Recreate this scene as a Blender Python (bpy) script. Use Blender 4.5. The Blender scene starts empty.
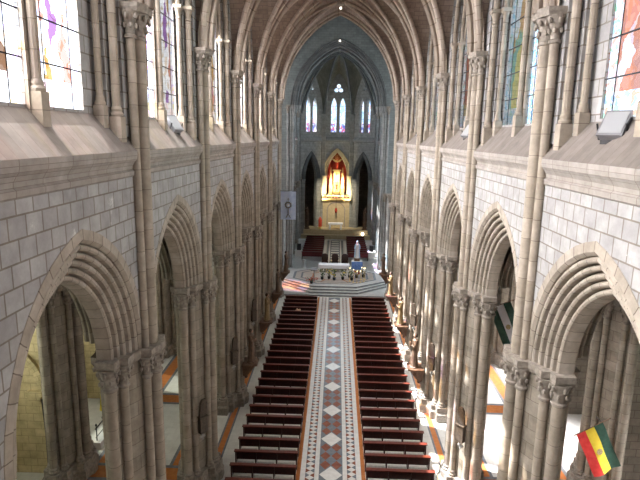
import bpy, math, random
from mathutils import Vector, Matrix
from mathutils import geometry as mg
random.seed(7)
PI = math.pi
C = bpy.context.scene.collection
SC = bpy.context.scene

# ------------------------------------------------------------------ helpers
class MB:
    """collects faces with uv + material index; build() links ONE mesh object"""
    def __init__(s): s.v = []; s.f = []; s.uv = []; s.m = []; s.sm = []
    def face(s, pts, uv=None, m=0, smooth=False):
        i = len(s.v); s.v += [tuple(p) for p in pts]
        s.f.append(tuple(range(i, i+len(pts)))); s.uv.append(uv); s.m.append(m); s.sm.append(smooth)
    def grid(s, P, UV, m=0, smooth=True):
        i = len(s.v); nj = len(P[0])
        for r in P: s.v += [tuple(p) for p in r]
        for a in range(len(P)-1):
            for b in range(nj-1):
                s.f.append((i+a*nj+b, i+a*nj+b+1, i+(a+1)*nj+b+1, i+(a+1)*nj+b))
                s.uv.append([UV[a][b], UV[a][b+1], UV[a+1][b+1], UV[a+1][b]] if UV else None)
                s.m.append(m); s.sm.append(smooth)
    def box(s, x0, x1, y0, y1, z0, z1, m=0, M=None):
        p = [Vector((x, y, z)) for z in (z0, z1) for y in (y0, y1) for x in (x0, x1)]
        if M: p = [M @ q for q in p]
        i = len(s.v); s.v += [tuple(q) for q in p]
        for f in ((0,2,3,1), (4,5,7,6), (0,1,5,4), (2,6,7,3), (0,4,6,2), (1,3,7,5)):
            s.f.append(tuple(i+k for k in f)); s.uv.append(None); s.m.append(m); s.sm.append(False)
    def prism(s, poly, z0, z1, m=0, top=None):
        top = top or poly; n = len(poly)
        for k in range(n):
            a, b = poly[k], poly[(k+1) % n]; c, d = top[(k+1) % n], top[k]
            s.face([(a[0],a[1],z0), (b[0],b[1],z0), (c[0],c[1],z1), (d[0],d[1],z1)], m=m)
        s.face([(p[0],p[1],z1) for p in top], m=m); s.face([(p[0],p[1],z0) for p in reversed(poly)], m=m)
    def lathe(s, prof, c=(0,0,0), seg=14, m=0, sx=1, sy=1, M=None, fold=0, nf=8):
        P = []; U = []; v = 0
        for k, (r, z) in enumerate(prof):
            if k: v += math.hypot(r-prof[k-1][0], z-prof[k-1][1])
            row = []; ur = []
            for j in range(seg+1):
                a = 2*PI*j/seg; rr = r*(1+fold*math.sin(nf*a))
                q = Vector((c[0]+rr*sx*math.cos(a), c[1]+rr*sy*math.sin(a), c[2]+z))
                row.append(M @ q if M else q); ur.append((a*max(r,.01), v))
            P.append(row); U.append(ur)
        s.grid(P, U, m, True)
        for q in (P[0], P[-1]): s.face([p for p in q[:-1]], m=m, uv=None)
    def tube(s, path, r, seg=8, m=0, flat=None):
        path = [Vector(p) for p in path]; P = []; U = []; L = 0; up = None
        n = len(path); rr = r if isinstance(r, (list, tuple)) else [r]*n
        for k in range(n):
            t = (path[min(k+1, n-1)]-path[max(k-1, 0)]).normalized()
            if up is None: up = t.orthogonal().normalized()
            else: up = (up - t*up.dot(t)).normalized()
            b = t.cross(up)
            if k: L += (path[k]-path[k-1]).length
            row = []; ur = []
            for j in range(seg+1):
                a = 2*PI*j/seg
                row.append(path[k] + (up*math.cos(a) + b*math.sin(a))*rr[k]); ur.append((a*r if not isinstance(r,(list,tuple)) else a*.1, L))
            P.append(row); U.append(ur)
        s.grid(P, U, m, True)
        s.face(P[0][:-1], m=m); s.face(P[-1][:-1], m=m)
    def ball(s, c, r, m=0, seg=10, rings=6, sx=1, sy=1, sz=1):
        pr = [(max(r*math.sin(PI*k/rings), 1e-4), -r*math.cos(PI*k/rings)*sz) for k in range(rings+1)]
        s.lathe(pr, c, seg, m, sx, sy)
    def xform(s, M): s.v = [tuple(M @ Vector(p)) for p in s.v]; return s
    def build(s, name, mats, parent=None):
        me = bpy.data.meshes.new(name)
        me.from_pydata(s.v, [], s.f)
        mats = mats if isinstance(mats, (list, tuple)) else [mats]
        for m in mats: me.materials.append(m)
        ul = me.uv_layers.new(name='UVMap')
        for k, p in enumerate(me.polygons):
            p.material_index = s.m[k]; p.use_smooth = s.sm[k]
            uv = s.uv[k]
            if uv is None:
                n = p.normal; ax = max(range(3), key=lambda i: abs(n[i]))
                for li in p.loop_indices:
                    q = me.vertices[me.loops[li].vertex_index].co
                    ul.data[li].uv = ((q.x, q.y) if ax == 2 else (q.y, q.z) if ax == 0 else (q.x, q.z))
            else:
                for j, li in enumerate(p.loop_indices): ul.data[li].uv = uv[j]
        me.set_sharp_from_angle(angle=.62)
        o = bpy.data.objects.new(name, me); C.objects.link(o)
        if parent: o.parent = parent
        return o

def tag(o, label=None, cat=None, group=None, kind=None):
    if label: o['label'] = label
    if cat: o['category'] = cat
    if group: o['group'] = group
    if kind: o['kind'] = kind
    return o
def empty(name, loc=(0,0,0), rz=0, label=None, cat=None, group=None, kind=None):
    o = bpy.data.objects.new(name, None); C.objects.link(o); o.location = loc; o.rotation_euler = (0,0,rz)
    o.empty_display_size = .2
    return tag(o, label, cat, group, kind)
def copy_tree(o, parent=None):
    c = o.copy(); C.objects.link(c)
    if parent: c.parent = parent
    for ch in list(o.children): copy_tree(ch, c)
    return c

def curve_plate(outer, holes, d0, d1, fr, mb, m=0, soffit=True, uvoff=(0,0)):
    """flat plate with holes: outlines in (u,z); fr(u,z,d) gives the place; d0 front depth, d1 back depth"""
    loops = [outer]+list(holes)
    tri = mg.tessellate_polygon([[Vector((p[0], p[1], 0)) for p in l] for l in loops])
    flat = [p for l in loops for p in l]
    for d in ((d0,) if d1 is None else (d0, d1)):
        for t in tri:
            pts = [flat[k] for k in t]
            mb.face([fr(p[0], p[1], d) for p in pts], [(p[0]+uvoff[0], p[1]+uvoff[1]) for p in pts], m)
    if d1 is not None and soffit:
        for l in loops:
            L = 0
            for k in range(len(l)):
                a, b = l[k], l[(k+1) % len(l)]; n = math.hypot(b[0]-a[0], b[1]-a[1])
                mb.face([fr(a[0],a[1],d0), fr(b[0],b[1],d0), fr(b[0],b[1],d1), fr(a[0],a[1],d1)],
                        [(0,L), (0,L+n), (abs(d1-d0),L+n), (abs(d1-d0),L)], m); L += n

def arch(s, h, r=0., n=12, c0=0., z0=0.):
    """pointed arch left spring -> apex -> right spring; r = inward offset"""
    R = (s*s+h*h)/(2*s); c = R-s; q = R-r; tm = math.acos(max(-1, min(1, c/q)))
    l = [(c-q*math.cos(tm*k/n), q*math.sin(tm*k/n)) for k in range(n+1)]
    p = l+[(-a, b) for a, b in reversed(l[:-1])]
    return [(c0+a, z0+b) for a, b in p]
def circ(cx, cz, r, n=20): return [(cx+r*math.cos(2*PI*k/n), cz+r*math.sin(2*PI*k/n)) for k in range(n)]

# ------------------------------------------------------------------ materials
def mat(name, base=(.5,.5,.5), rough=.6, metal=0., spec=.4):
    m = bpy.data.materials.new(name); m.use_nodes = True
    b = m.node_tree.nodes['Principled BSDF']
    b.inputs['Base Color'].default_value = (*base, 1); b.inputs['Roughness'].default_value = rough
    b.inputs['Metallic'].default_value = metal; b.inputs['Specular IOR Level'].default_value = spec
    return m
def nd(m, t, **k):
    n = m.node_tree.nodes.new(t)
    for a, v in k.items():
        if hasattr(n, a): setattr(n, a, v)
        else: n.inputs[a].default_value = v
    return n
def mottled(name, c1, c2, scale=6, rough=.5, metal=0., spec=.4, bump=0., detail=4):
    m = mat(name, c1, rough, metal, spec); L = m.node_tree.links; b = m.node_tree.nodes['Principled BSDF']
    tc = nd(m, 'ShaderNodeTexCoord'); no = nd(m, 'ShaderNodeTexNoise', Scale=scale, Detail=detail)
    L.new(tc.outputs['Object'], no.inputs['Vector'])
    rp = nd(m, 'ShaderNodeValToRGB'); rp.color_ramp.elements[0].color = (*c1,1); rp.color_ramp.elements[1].color = (*c2,1)
    rp.color_ramp.elements[0].position = .35; rp.color_ramp.elements[1].position = .68
    L.new(no.outputs['Fac'], rp.inputs['Fac']); L.new(rp.outputs['Color'], b.inputs['Base Color'])
    if bump:
        bp = nd(m, 'ShaderNodeBump', Strength=bump, Distance=.02)
        L.new(no.outputs['Fac'], bp.inputs['Height']); L.new(bp.outputs['Normal'], b.inputs['Normal'])
    return m
def stone(name, c1, c2, mortar, bw, bh, ms=.018, patch=None, bump=.5, rough=.85, noise=.25, pth=.62):
    kk = .85 if 'grey' in name or 'apse' in name else (.95 if 'tile' in name or 'vault' in name or 'rib' in name or 'ochre' in name else .66)
    c1, c2, mortar = [tuple(v*kk for v in c) for c in (c1, c2, mortar)]
    if patch: patch = tuple(v*kk for v in patch)
    m = mat(name, c1, rough, 0, .2); L = m.node_tree.links; b = m.node_tree.nodes['Principled BSDF']
    uv = nd(m, 'ShaderNodeUVMap'); tc = nd(m, 'ShaderNodeTexCoord')
    br = nd(m, 'ShaderNodeTexBrick', Scale=1.); br.offset = .5
    br.inputs['Color1'].default_value = (*c1,1); br.inputs['Color2'].default_value = (*c2,1); br.inputs['Mortar'].default_value = (*mortar,1)
    br.inputs['Brick Width'].default_value = bw; br.inputs['Row Height'].default_value = bh
    br.inputs['Mortar Size'].default_value = ms; br.inputs['Mortar Smooth'].default_value = .3; br.inputs['Bias'].default_value = -.1
    L.new(uv.outputs['UV'], br.inputs['Vector'])
    no = nd(m, 'ShaderNodeTexNoise', Scale=2.2, Detail=6.); no.inputs['Roughness'].default_value = .65
    L.new(tc.outputs['Object'], no.inputs['Vector'])
    rp = nd(m, 'ShaderNodeMapRange'); rp.inputs['From Min'].default_value = .25; rp.inputs['From Max'].default_value = .75
    rp.inputs['To Min'].default_value = 1-noise; rp.inputs['To Max'].default_value = 1+noise
    L.new(no.outputs['Fac'], rp.inputs['Value'])
    mx = nd(m, 'ShaderNodeVectorMath', operation='SCALE'); L.new(br.outputs['Color'], mx.inputs[0]); L.new(rp.outputs['Result'], mx.inputs['Scale'])
    col = mx.outputs['Vector']
    if patch:
        n2 = nd(m, 'ShaderNodeTexNoise', Scale=1.1, Detail=8.); n2.inputs['Roughness'].default_value = .72
        L.new(tc.outputs['Object'], n2.inputs['Vector'])
        r2 = nd(m, 'ShaderNodeMapRange'); r2.inputs['From Min'].default_value = pth; r2.inputs['From Max'].default_value = pth+.05
        L.new(n2.outputs['Fac'], r2.inputs['Value'])
        mm = nd(m, 'ShaderNodeMixRGB'); mm.inputs['Color2'].default_value = (*patch,1)
        L.new(r2.outputs['Result'], mm.inputs['Fac']); L.new(col, mm.inputs['Color1']); col = mm.outputs['Color']
    L.new(col, b.inputs['Base Color'])
    if bump:
        ad = nd(m, 'ShaderNodeMath', operation='MULTIPLY_ADD'); ad.inputs[1].default_value = -1.
        L.new(br.outputs['Fac'], ad.inputs[0]); L.new(no.outputs['Fac'], ad.inputs[2])
        bp = nd(m, 'ShaderNodeBump', Strength=bump, Distance=.02); L.new(ad.outputs['Value'], bp.inputs['Height'])
        L.new(bp.outputs['Normal'], b.inputs['Normal'])
    return m

M = {}
M['ashlar'] = stone('ashlar', (.425,.42,.415), (.525,.52,.51), (.27,.24,.205), .52, .40, .020, patch=(.80,.78,.76), pth=.63)
M['shaft'] = stone('shaft stone', (.435,.375,.30), (.535,.465,.385), (.25,.205,.16), 30, .55, .009, noise=.3)
M['core'] = stone('core stone', (.36,.315,.25), (.44,.39,.32), (.22,.185,.145), .6, .42, .010, noise=.3)
M['mould'] = stone('moulding stone', (.45,.395,.325), (.555,.495,.42), (.23,.19,.15), 30, .42, .012, noise=.3)
M['carved'] = mottled('carved stone', (.20,.175,.145), (.31,.275,.235), 9, .85, bump=.4)
M['sill'] = stone('sill slabs', (.24,.21,.185), (.285,.25,.225), (.20,.175,.15), .30, 5., .008, noise=.22, bump=.3)
M['cornice'] = stone('cornice stone', (.40,.365,.33), (.47,.43,.39), (.28,.24,.2), .9, 3, .012)
M['web'] = stone('vault web brick', (.27,.21,.17), (.345,.275,.225), (.19,.145,.12), .55, .24, .014, noise=.25, bump=.3)
M['rib'] = stone('rib stone', (.42,.355,.295), (.51,.435,.365), (.26,.21,.17), 30, .5, .012, noise=.2)
M['gweb'] = stone('grey vault web', (.215,.235,.23), (.265,.285,.275), (.16,.17,.17), .55, .24, .012, noise=.2, bump=.3)  # grey chancel stones carry the bluish daylight partly in their colour
M['grib'] = stone('grey rib stone', (.165,.17,.17), (.21,.215,.21), (.11,.115,.115), 30, .5, .012, noise=.2)  # darkened so the ribs hold the lighting contrast in their colour
M['gashlar'] = stone('grey ashlar', (.37,.37,.35), (.44,.435,.41), (.28,.27,.25), .55, .40, .016)
M['gshaft'] = stone('grey shaft stone', (.31,.31,.30), (.39,.385,.37), (.2,.2,.19), 30, .55, .012)
M['ochre'] = stone('ochre chapel stone', (.50,.42,.24), (.58,.49,.29), (.36,.30,.17), .62, .36, .016, noise=.3)  # yellowish light in the left chapels is put into this stone colour
M['chapel'] = stone('chapel stone', (.33,.29,.24), (.40,.35,.29), (.22,.18,.15), .62, .36, .016)
M['tile'] = stone('pale floor tile', (.60,.60,.56), (.66,.66,.62), (.5,.5,.47), .55, .55, .006, bump=.05, rough=.3, noise=.12)
M['orange'] = mottled('terracotta inlay', (.40,.14,.045), (.48,.185,.06), 5, .25)
M['slate'] = mottled('blue grey inlay', (.145,.16,.18), (.20,.215,.235), 5, .25)
M['white'] = mottled('white marble inlay', (.62,.61,.58), (.72,.71,.68), 5, .22)
M['rust'] = mottled('red brown inlay', (.20,.075,.05), (.27,.11,.07), 5, .25)
M['marble'] = mottled('grey veined marble', (.34,.345,.335), (.46,.46,.44), 3, .35, detail=8)
M['beige'] = mottled('beige marble', (.29,.245,.21), (.38,.33,.285), 3, .4, detail=8)
M['wood'] = mottled('dark red wood', (.030,.010,.008), (.055,.017,.013), 8, .32, spec=.5)
M['wood_top'] = mottled('lit red brown varnish', (.085,.020,.014), (.14,.034,.023), 8, .28, spec=.5)  # top rails redder and lighter: their lit upper face put into the colour
M['pad'] = mottled('grey kneeler vinyl', (.42,.40,.38), (.55,.53,.50), 14, .5)
M['plaque'] = mottled('dark plaque wood', (.055,.042,.032), (.10,.075,.055), 12, .6)
M['brown'] = mottled('brown carved wood', (.09,.05,.03), (.17,.095,.055), 12, .55)
M['lead'] = mat('dark iron', (.03,.03,.035), .6, .4)
M['gold'] = mottled('gilt', (.75,.50,.16), (.85,.66,.30), 14, .35, .6)
M['tan'] = mottled('tan plaster', (.50,.40,.24), (.58,.47,.30), 4, .6)
M['red'] = mottled('red lacquer', (.40,.03,.015), (.5,.06,.02), 6, .5)
M['maroon'] = mottled('maroon upholstery', (.085,.012,.016), (.13,.02,.024), 9, .7)
M['cloth'] = mottled('white altar cloth', (.74,.73,.76), (.82,.81,.83), 8, .8)
M['black'] = mat('black plastic', (.015,.015,.017), .5)
M['bwhite'] = mottled('white painted wood', (.66,.66,.63), (.74,.74,.71), 5, .6)
M['skin'] = mat('painted skin', (.36,.23,.17), .5)
M['robe_b'] = mottled('brown robe', (.095,.06,.038), (.15,.095,.06), 7, .6)
M['robe_o'] = mottled('ochre robe', (.20,.14,.065), (.27,.19,.095), 7, .6)
M['robe_w'] = mottled('white robe', (.62,.62,.60), (.72,.72,.70), 7, .6)
M['robe_u'] = mottled('pale blue mantle', (.25,.36,.52), (.33,.45,.6), 7, .6)
M['hair'] = mat('dark hair', (.05,.03,.02), .7)
M['leaf'] = mottled('leaf green', (.03,.07,.02), (.07,.13,.04), 20, .6)
M['yellow'] = mottled('yellow petals', (.70,.50,.06), (.8,.6,.12), 20, .6)
M['pink'] = mottled('red petals', (.45,.03,.03), (.6,.08,.06), 20, .6)
M['wpetal'] = mottled('white petals', (.75,.74,.68), (.82,.8,.76), 20, .6)
M['blue'] = mottled('blue cloth', (.10,.20,.48), (.18,.30,.6), 5, .7)
M['grey_metal'] = mottled('grey painted metal', (.20,.20,.215), (.26,.26,.275), 5, .45, .2)
M['glassface'] = mat('frosted lamp glass', (.33,.34,.35), .3)
M['f_red'] = mottled('red flag cloth', (.62,.03,.03), (.72,.06,.05), 6, .7)
M['f_yel'] = mottled('yellow flag cloth', (.80,.62,.04), (.86,.70,.08), 6, .7)
M['f_grn'] = mottled('dark green flag cloth', (.012,.05,.035), (.025,.08,.055), 6, .7)
M['f_wht'] = mottled('white flag cloth', (.72,.72,.78), (.8,.8,.85), 6, .7)
M['emblem'] = mottled('flag emblem', (.30,.24,.08), (.55,.42,.30), 30, .7)
M['paper'] = mat('paper', (.8,.8,.78), .7)
M['straw'] = mottled('straw cloth', (.50,.30,.18), (.66,.44,.30), 18, .8)
def emit(name, c, s):
    m = mat(name, c, .5); b = m.node_tree.nodes['Principled BSDF']
    b.inputs['Emission Color'].default_value = (*c, 1); b.inputs['Emission Strength'].default_value = s
    return m
M['lamp'] = emit('lamp glow', (1,.93,.8), 6.)
M['flame'] = emit('candle flame', (1,.78,.4), 8.)
M['redlamp'] = emit('red candle glass', (.5,.06,.03), .15)

def glass(name, kind):
    """stained glass: uv = (-1..1 across the lancet, metres up); transparent, coloured"""
    m = bpy.data.materials.new(name); m.use_nodes = True; N = m.node_tree.nodes; L = m.node_tree.links
    N.clear()
    uv = nd(m, 'ShaderNodeUVMap'); sep = nd(m, 'ShaderNodeSeparateXYZ'); L.new(uv.outputs['UV'], sep.inputs[0])
    oi = nd(m, 'ShaderNodeObjectInfo')
    sh = nd(m, 'ShaderNodeVectorMath', operation='MULTIPLY_ADD'); cb = nd(m, 'ShaderNodeCombineXYZ')
    L.new(oi.outputs['Random'], cb.inputs[2]); sc = nd(m, 'ShaderNodeVectorMath', operation='SCALE', Scale=40.); L.new(cb.outputs[0], sc.inputs[0])
    L.new(uv.outputs['UV'], sh.inputs[0]); sh.inputs[1].default_value = (1,1,1); L.new(sc.outputs['Vector'], sh.inputs[2])
    shv = None
    def ramp(src, cols):
        r = nd(m, 'ShaderNodeValToRGB'); r.color_ramp.interpolation = 'CONSTANT'
        e = r.color_ramp.elements
        for k, c in enumerate(cols):
            el = e[k] if k < 2 else e.new(k/len(cols)); el.position = k/len(cols); el.color = (*c, 1)
        L.new(src, r.inputs['Fac']); return r
    def cells(scale, cols, stretch=(1,1,1)):
        mp = nd(m, 'ShaderNodeMapping'); mp.inputs['Scale'].default_value = stretch; L.new(shv, mp.inputs['Vector'])
        v = nd(m, 'ShaderNodeTexVoronoi', Scale=scale); v.voronoi_dimensions = '3D'; L.new(mp.outputs['Vector'], v.inputs['Vector'])
        s3 = nd(m, 'ShaderNodeSeparateXYZ'); L.new(v.outputs['Color'], s3.inputs[0])
        return ramp(s3.outputs['X'], cols).outputs['Color']
    no = nd(m, 'ShaderNodeTexNoise', Scale=2.6, Detail=3.); L.new(sh.outputs['Vector'], no.inputs['Vector'])
    wp = nd(m, 'ShaderNodeVectorMath', operation='MULTIPLY_ADD'); wp.inputs[1].default_value = (.5,.5,0); L.new(no.outputs['Color'], wp.inputs[0]); L.new(sh.outputs['Vector'], wp.inputs[2]); shv = wp.outputs['Vector']
    W = (.95,.97,1.)
    def two(coarse, fine, f):
        x = nd(m, 'ShaderNodeMixRGB', blend_type='MULTIPLY'); x.inputs['Fac'].default_value = f
        L.new(coarse, x.inputs['Color1']); L.new(fine, x.inputs['Color2']); return x.outputs['Color']
    if kind == 'rich':
        bord = cells(11, [W,(.55,.8,.9),W,(.95,.55,.45),W,(.5,.85,.6),W,(.95,.7,.75),W], (.9,1,1))
        mid = two(cells(1.15, [(.80,.30,.2),W,(.72,.42,.30),(.85,.70,.72),(.85,.36,.26),W,(.60,.30,.24),(.88,.8,.5)], (1.5,.5,1)), cells(7, [W,(1,.85,.7),(.75,.7,.75),W,(.9,.75,.6)], (1.2,.7,1)), .8)
        foot = cells(8, [W,(.95,.6,.45),W,(.6,.8,.65),(.5,.65,.9),W,W], (.9,1,1))
    elif kind == 'cool':
        bord = cells(11, [W,(.45,.75,.98),(.75,.9,1),(.5,.8,.95),W,(.65,.9,.8)], (.9,1,1))
        mid = two(cells(1.5, [(.55,.75,.45),W,(.95,.85,.4),(.45,.7,.6),W,(.85,.55,.3),(.45,.65,.9)], (1.4,.5,1)), cells(8, [W,(.8,.95,1),(.85,.9,.7),W]), .8)
        foot = bord
    elif kind == 'pale':
        bord = cells(9, [W,W,(.85,.7,1),W,(1,.8,.6),(.6,.7,.9),W], (.9,1,1))
        mid = two(cells(1.3, [W,(.20,.13,.09),W,(.32,.17,.42),W,W,(.5,.32,.12),W,(.7,.35,.3),W], (2.6,.55,1)), cells(7, [W,W,(.7,.55,.4),W]), .8)
        foot = cells(5, [W,W,(.9,.8,.5),(1,.8,.8),W])
    elif kind == 'deep':
        bord = cells(7, [(.30,.06,.03),(.12,.12,.14),(.05,.07,.2),(.35,.14,.05),(.08,.03,.03)], (.9,1,1))
        mid = cells(1.6, [(.32,.08,.04),(.07,.03,.03),(.40,.20,.10),(.08,.06,.13),(.5,.38,.34),(.16,.04,.02)], (1.5,.5,1)); foot = bord
    elif kind == 'apse':
        bord = cells(5, [(.6,.85,1),W,(.5,.75,1),W]); mid = cells(2, [(.55,.8,1),W,(.6,.8,1),W,(.9,.6,.6),W], (1,.7,1))
        foot = cells(3, [(.2,.2,.5),(.7,.2,.3),(.4,.5,.8),W])
    else:
        bord = mid = foot = cells(3, [(.25,.27,.24),(.28,.29,.23),(.24,.27,.26)])
    ab = nd(m, 'ShaderNodeMath', operation='ABSOLUTE'); L.new(sep.outputs['X'], ab.inputs[0])
    gt = nd(m, 'ShaderNodeMath', operation='GREATER_THAN'); gt.inputs[1].default_value = .58; L.new(ab.outputs[0], gt.inputs[0])
    lt = nd(m, 'ShaderNodeMath', operation='LESS_THAN'); lt.inputs[1].default_value = .55 if kind != 'apse' else 1.2; L.new(sep.outputs['Y'], lt.inputs[0])
    a = nd(m, 'ShaderNodeMixRGB'); L.new(gt.outputs[0], a.inputs['Fac']); L.new(mid, a.inputs['Color1']); L.new(bord, a.inputs['Color2'])
    b = nd(m, 'ShaderNodeMixRGB'); L.new(lt.outputs[0], b.inputs['Fac']); L.new(a.outputs[0], b.inputs['Color1']); L.new(foot, b.inputs['Color2'])
    t = nd(m, 'ShaderNodeBsdfTransparent'); L.new(b.outputs[0], t.inputs['Color'])
    if kind == 'plain':
        tl = nd(m, 'ShaderNodeBsdfTranslucent'); tl.inputs['Color'].default_value = (.75,.8,.7,1)
        mt = nd(m, 'ShaderNodeMixShader', Fac=.8); L.new(t.outputs[0], mt.inputs[1]); L.new(tl.outputs[0], mt.inputs[2]); t = mt
    g = nd(m, 'ShaderNodeBsdfGlossy', Roughness=.15); mx = nd(m, 'ShaderNodeMixShader', Fac=.04)
    o = nd(m, 'ShaderNodeOutputMaterial')
    L.new(t.outputs[0], mx.inputs[1]); L.new(g.outputs[0], mx.inputs[2]); L.new(mx.outputs[0], o.inputs['Surface'])
    return m
M['g_rich'] = glass('stained glass rich', 'rich'); M['g_cool'] = glass('stained glass cool', 'cool')
M['g_pale'] = glass('stained glass pale', 'pale'); M['g_apse'] = glass('stained glass blue', 'apse'); M['g_deep'] = glass('stained glass deep', 'deep'); M['g_plain'] = glass('plain leaded glass', 'plain')

# ------------------------------------------------------------------ dimensions (metres)
B = 6.8; P1 = 14.2
PIERS = [6.5]+[P1+B*k for k in range(6)]              # 7.4 .. 48.2
CH = [57.0, 63.8, 70.6]                           # chancel piers
ZA = 9.1; ZV = 18.1; HV = 7.6                     # arcade spring, vault spring and rise
XF, XB = 5.35, 6.40                               # wall faces
AS, AH = 2.9, 3.65                                # arcade arch half span, rise

def arc_pts(c, z, rad, a0, a1, n=5): return [(c+rad*math.cos(a0+(a1-a0)*k/n), z+rad*math.sin(a0+(a1-a0)*k/n)) for k in range(n+1)]
half = [(-.24,5.36), (-.235,5.335), (-.02,5.33), (.0,5.345), (.06,5.41), (.07,5.50)]
for i in range(5):
    rc, xc = .15+.165*i, 5.47+.098*i
    half += arc_pts(rc, xc, .068, PI-.5, 2*PI+.4, 5) + [(rc+.075, xc+.13), (rc+.10, xc+.135)]
half = half[:-2]+[(.90,5.93)]
ARCHP = half+[(.90,6.20), (.80,6.22), (.78,6.28), (.45,6.30), (.43,6.39), (-.05,6.40)]

def sweep_arch(mb, prof, s, h, fr, m=0, n=12):
    rows = []; uvs = []; v = 0
    for k, (r, d) in enumerate(prof):
        if k: v += math.hypot(r-prof[k-1][0], d-prof[k-1][1])
        p = arch(s, h, r, n); L = 0; row = []; ur = []
        for j, q in enumerate(p):
            if j: L += math.hypot(q[0]-p[j-1][0], q[1]-p[j-1][1])*(1+.0)
            row.append(fr(q[0], q[1], d)); ur.append((v, j/(2*n)*9.2))
        rows.append(row); uvs.append(ur)
    mb.grid(rows, uvs, m, True)

def arcade_bay(mw, mm, s, ym, hb, x0=XF, x1=XB, ztop=14.3, prof=ARCHP, dx=0., mi=0):
    cu, s0 = (.43, 2.97) if hb > 3.8 else (0, hb-.5); h0 = AH
    fr = lambda u, z, d: (s*d, ym+u, z)
    a = arch(s0, h0, -.02, 12, cu, ZA)
    outline = [(-hb, ZA)]+a+[(hb, ZA), (hb, ztop), (-hb, ztop)]
    for d in (x0, x1): curve_plate(outline, [], d, None, fr, mw, mi, uvoff=(ym, 0))
    sweep_arch(mm, [(r, d+dx) for r, d in prof], s0, h0, lambda u, z, d: (s*d, ym+cu+u, ZA+z))

LW, LC, LZ0, LZS, LH = 2.0, 1.17, 15.5, 19.3, 1.75     # lancet width, centre offset, sill, spring, rise
def lancet(c, w=LW, z0=LZ0, zs=LZS, h=LH): return [(c-w/2, z0)]+arch(w/2, h, 0, 8, c, zs)+[(c+w/2, z0)]

def clerestory_bay(mw, s, ym, hb):
    fr = lambda u, z, d: (s*d, ym+u, z)
    out = [(-hb, 14.3), (hb, 14.3), (hb, 26.3), (-hb, 26.3)]
    holes = [lancet(-LC), lancet(LC), circ(0, 22.1, .75)]
    curve_plate(out, holes, 5.95, 6.02, fr, mw, uvoff=(ym, 0))
    for q in (-1, 1):      # stepped jambs beside the piers
        for a, b, xx in ((hb-.62, hb, 5.42), (hb-1.0, hb-.62, 5.68)):
            y0, y1 = sorted((ym+q*a, ym+q*b)); mw.box(min(s*xx, s*5.96), max(s*xx, s*5.96), y0, y1, 14.9, 25.2)
def sill_bay(s, ym, hb, parent):
    pr = [(5.36,13.86),(5.30,13.90),(5.29,14.02),(5.34,14.06),(5.33,14.16),(5.27,14.26),(5.22,14.32),(5.2,14.42),(5.2,14.54),(5.97,15.46)]
    mb = MB(); y0, y1 = ym-hb+.24, ym+hb-.24
    rows = [[(s*x, y0, z), (s*x, y1, z)] for x, z in pr]
    for k in range(len(pr)-1):
        L = math.hypot(pr[k+1][0]-pr[k][0], pr[k+1][1]-pr[k][1])
        mm = 1 if k == len(pr)-2 else 0
        mb.face([rows[k][0], rows[k][1], rows[k+1][1], rows[k+1][0]], [(y0,0),(y1,0),(y1,L),(y0,L)], mm)
    for q in (0, 1): mb.face([r[q] for r in rows]+[(s*5.97, (y0,y1)[q], 13.86)])
    return mb.build('sill', [M['cornice'], M['sill']], parent)

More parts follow.
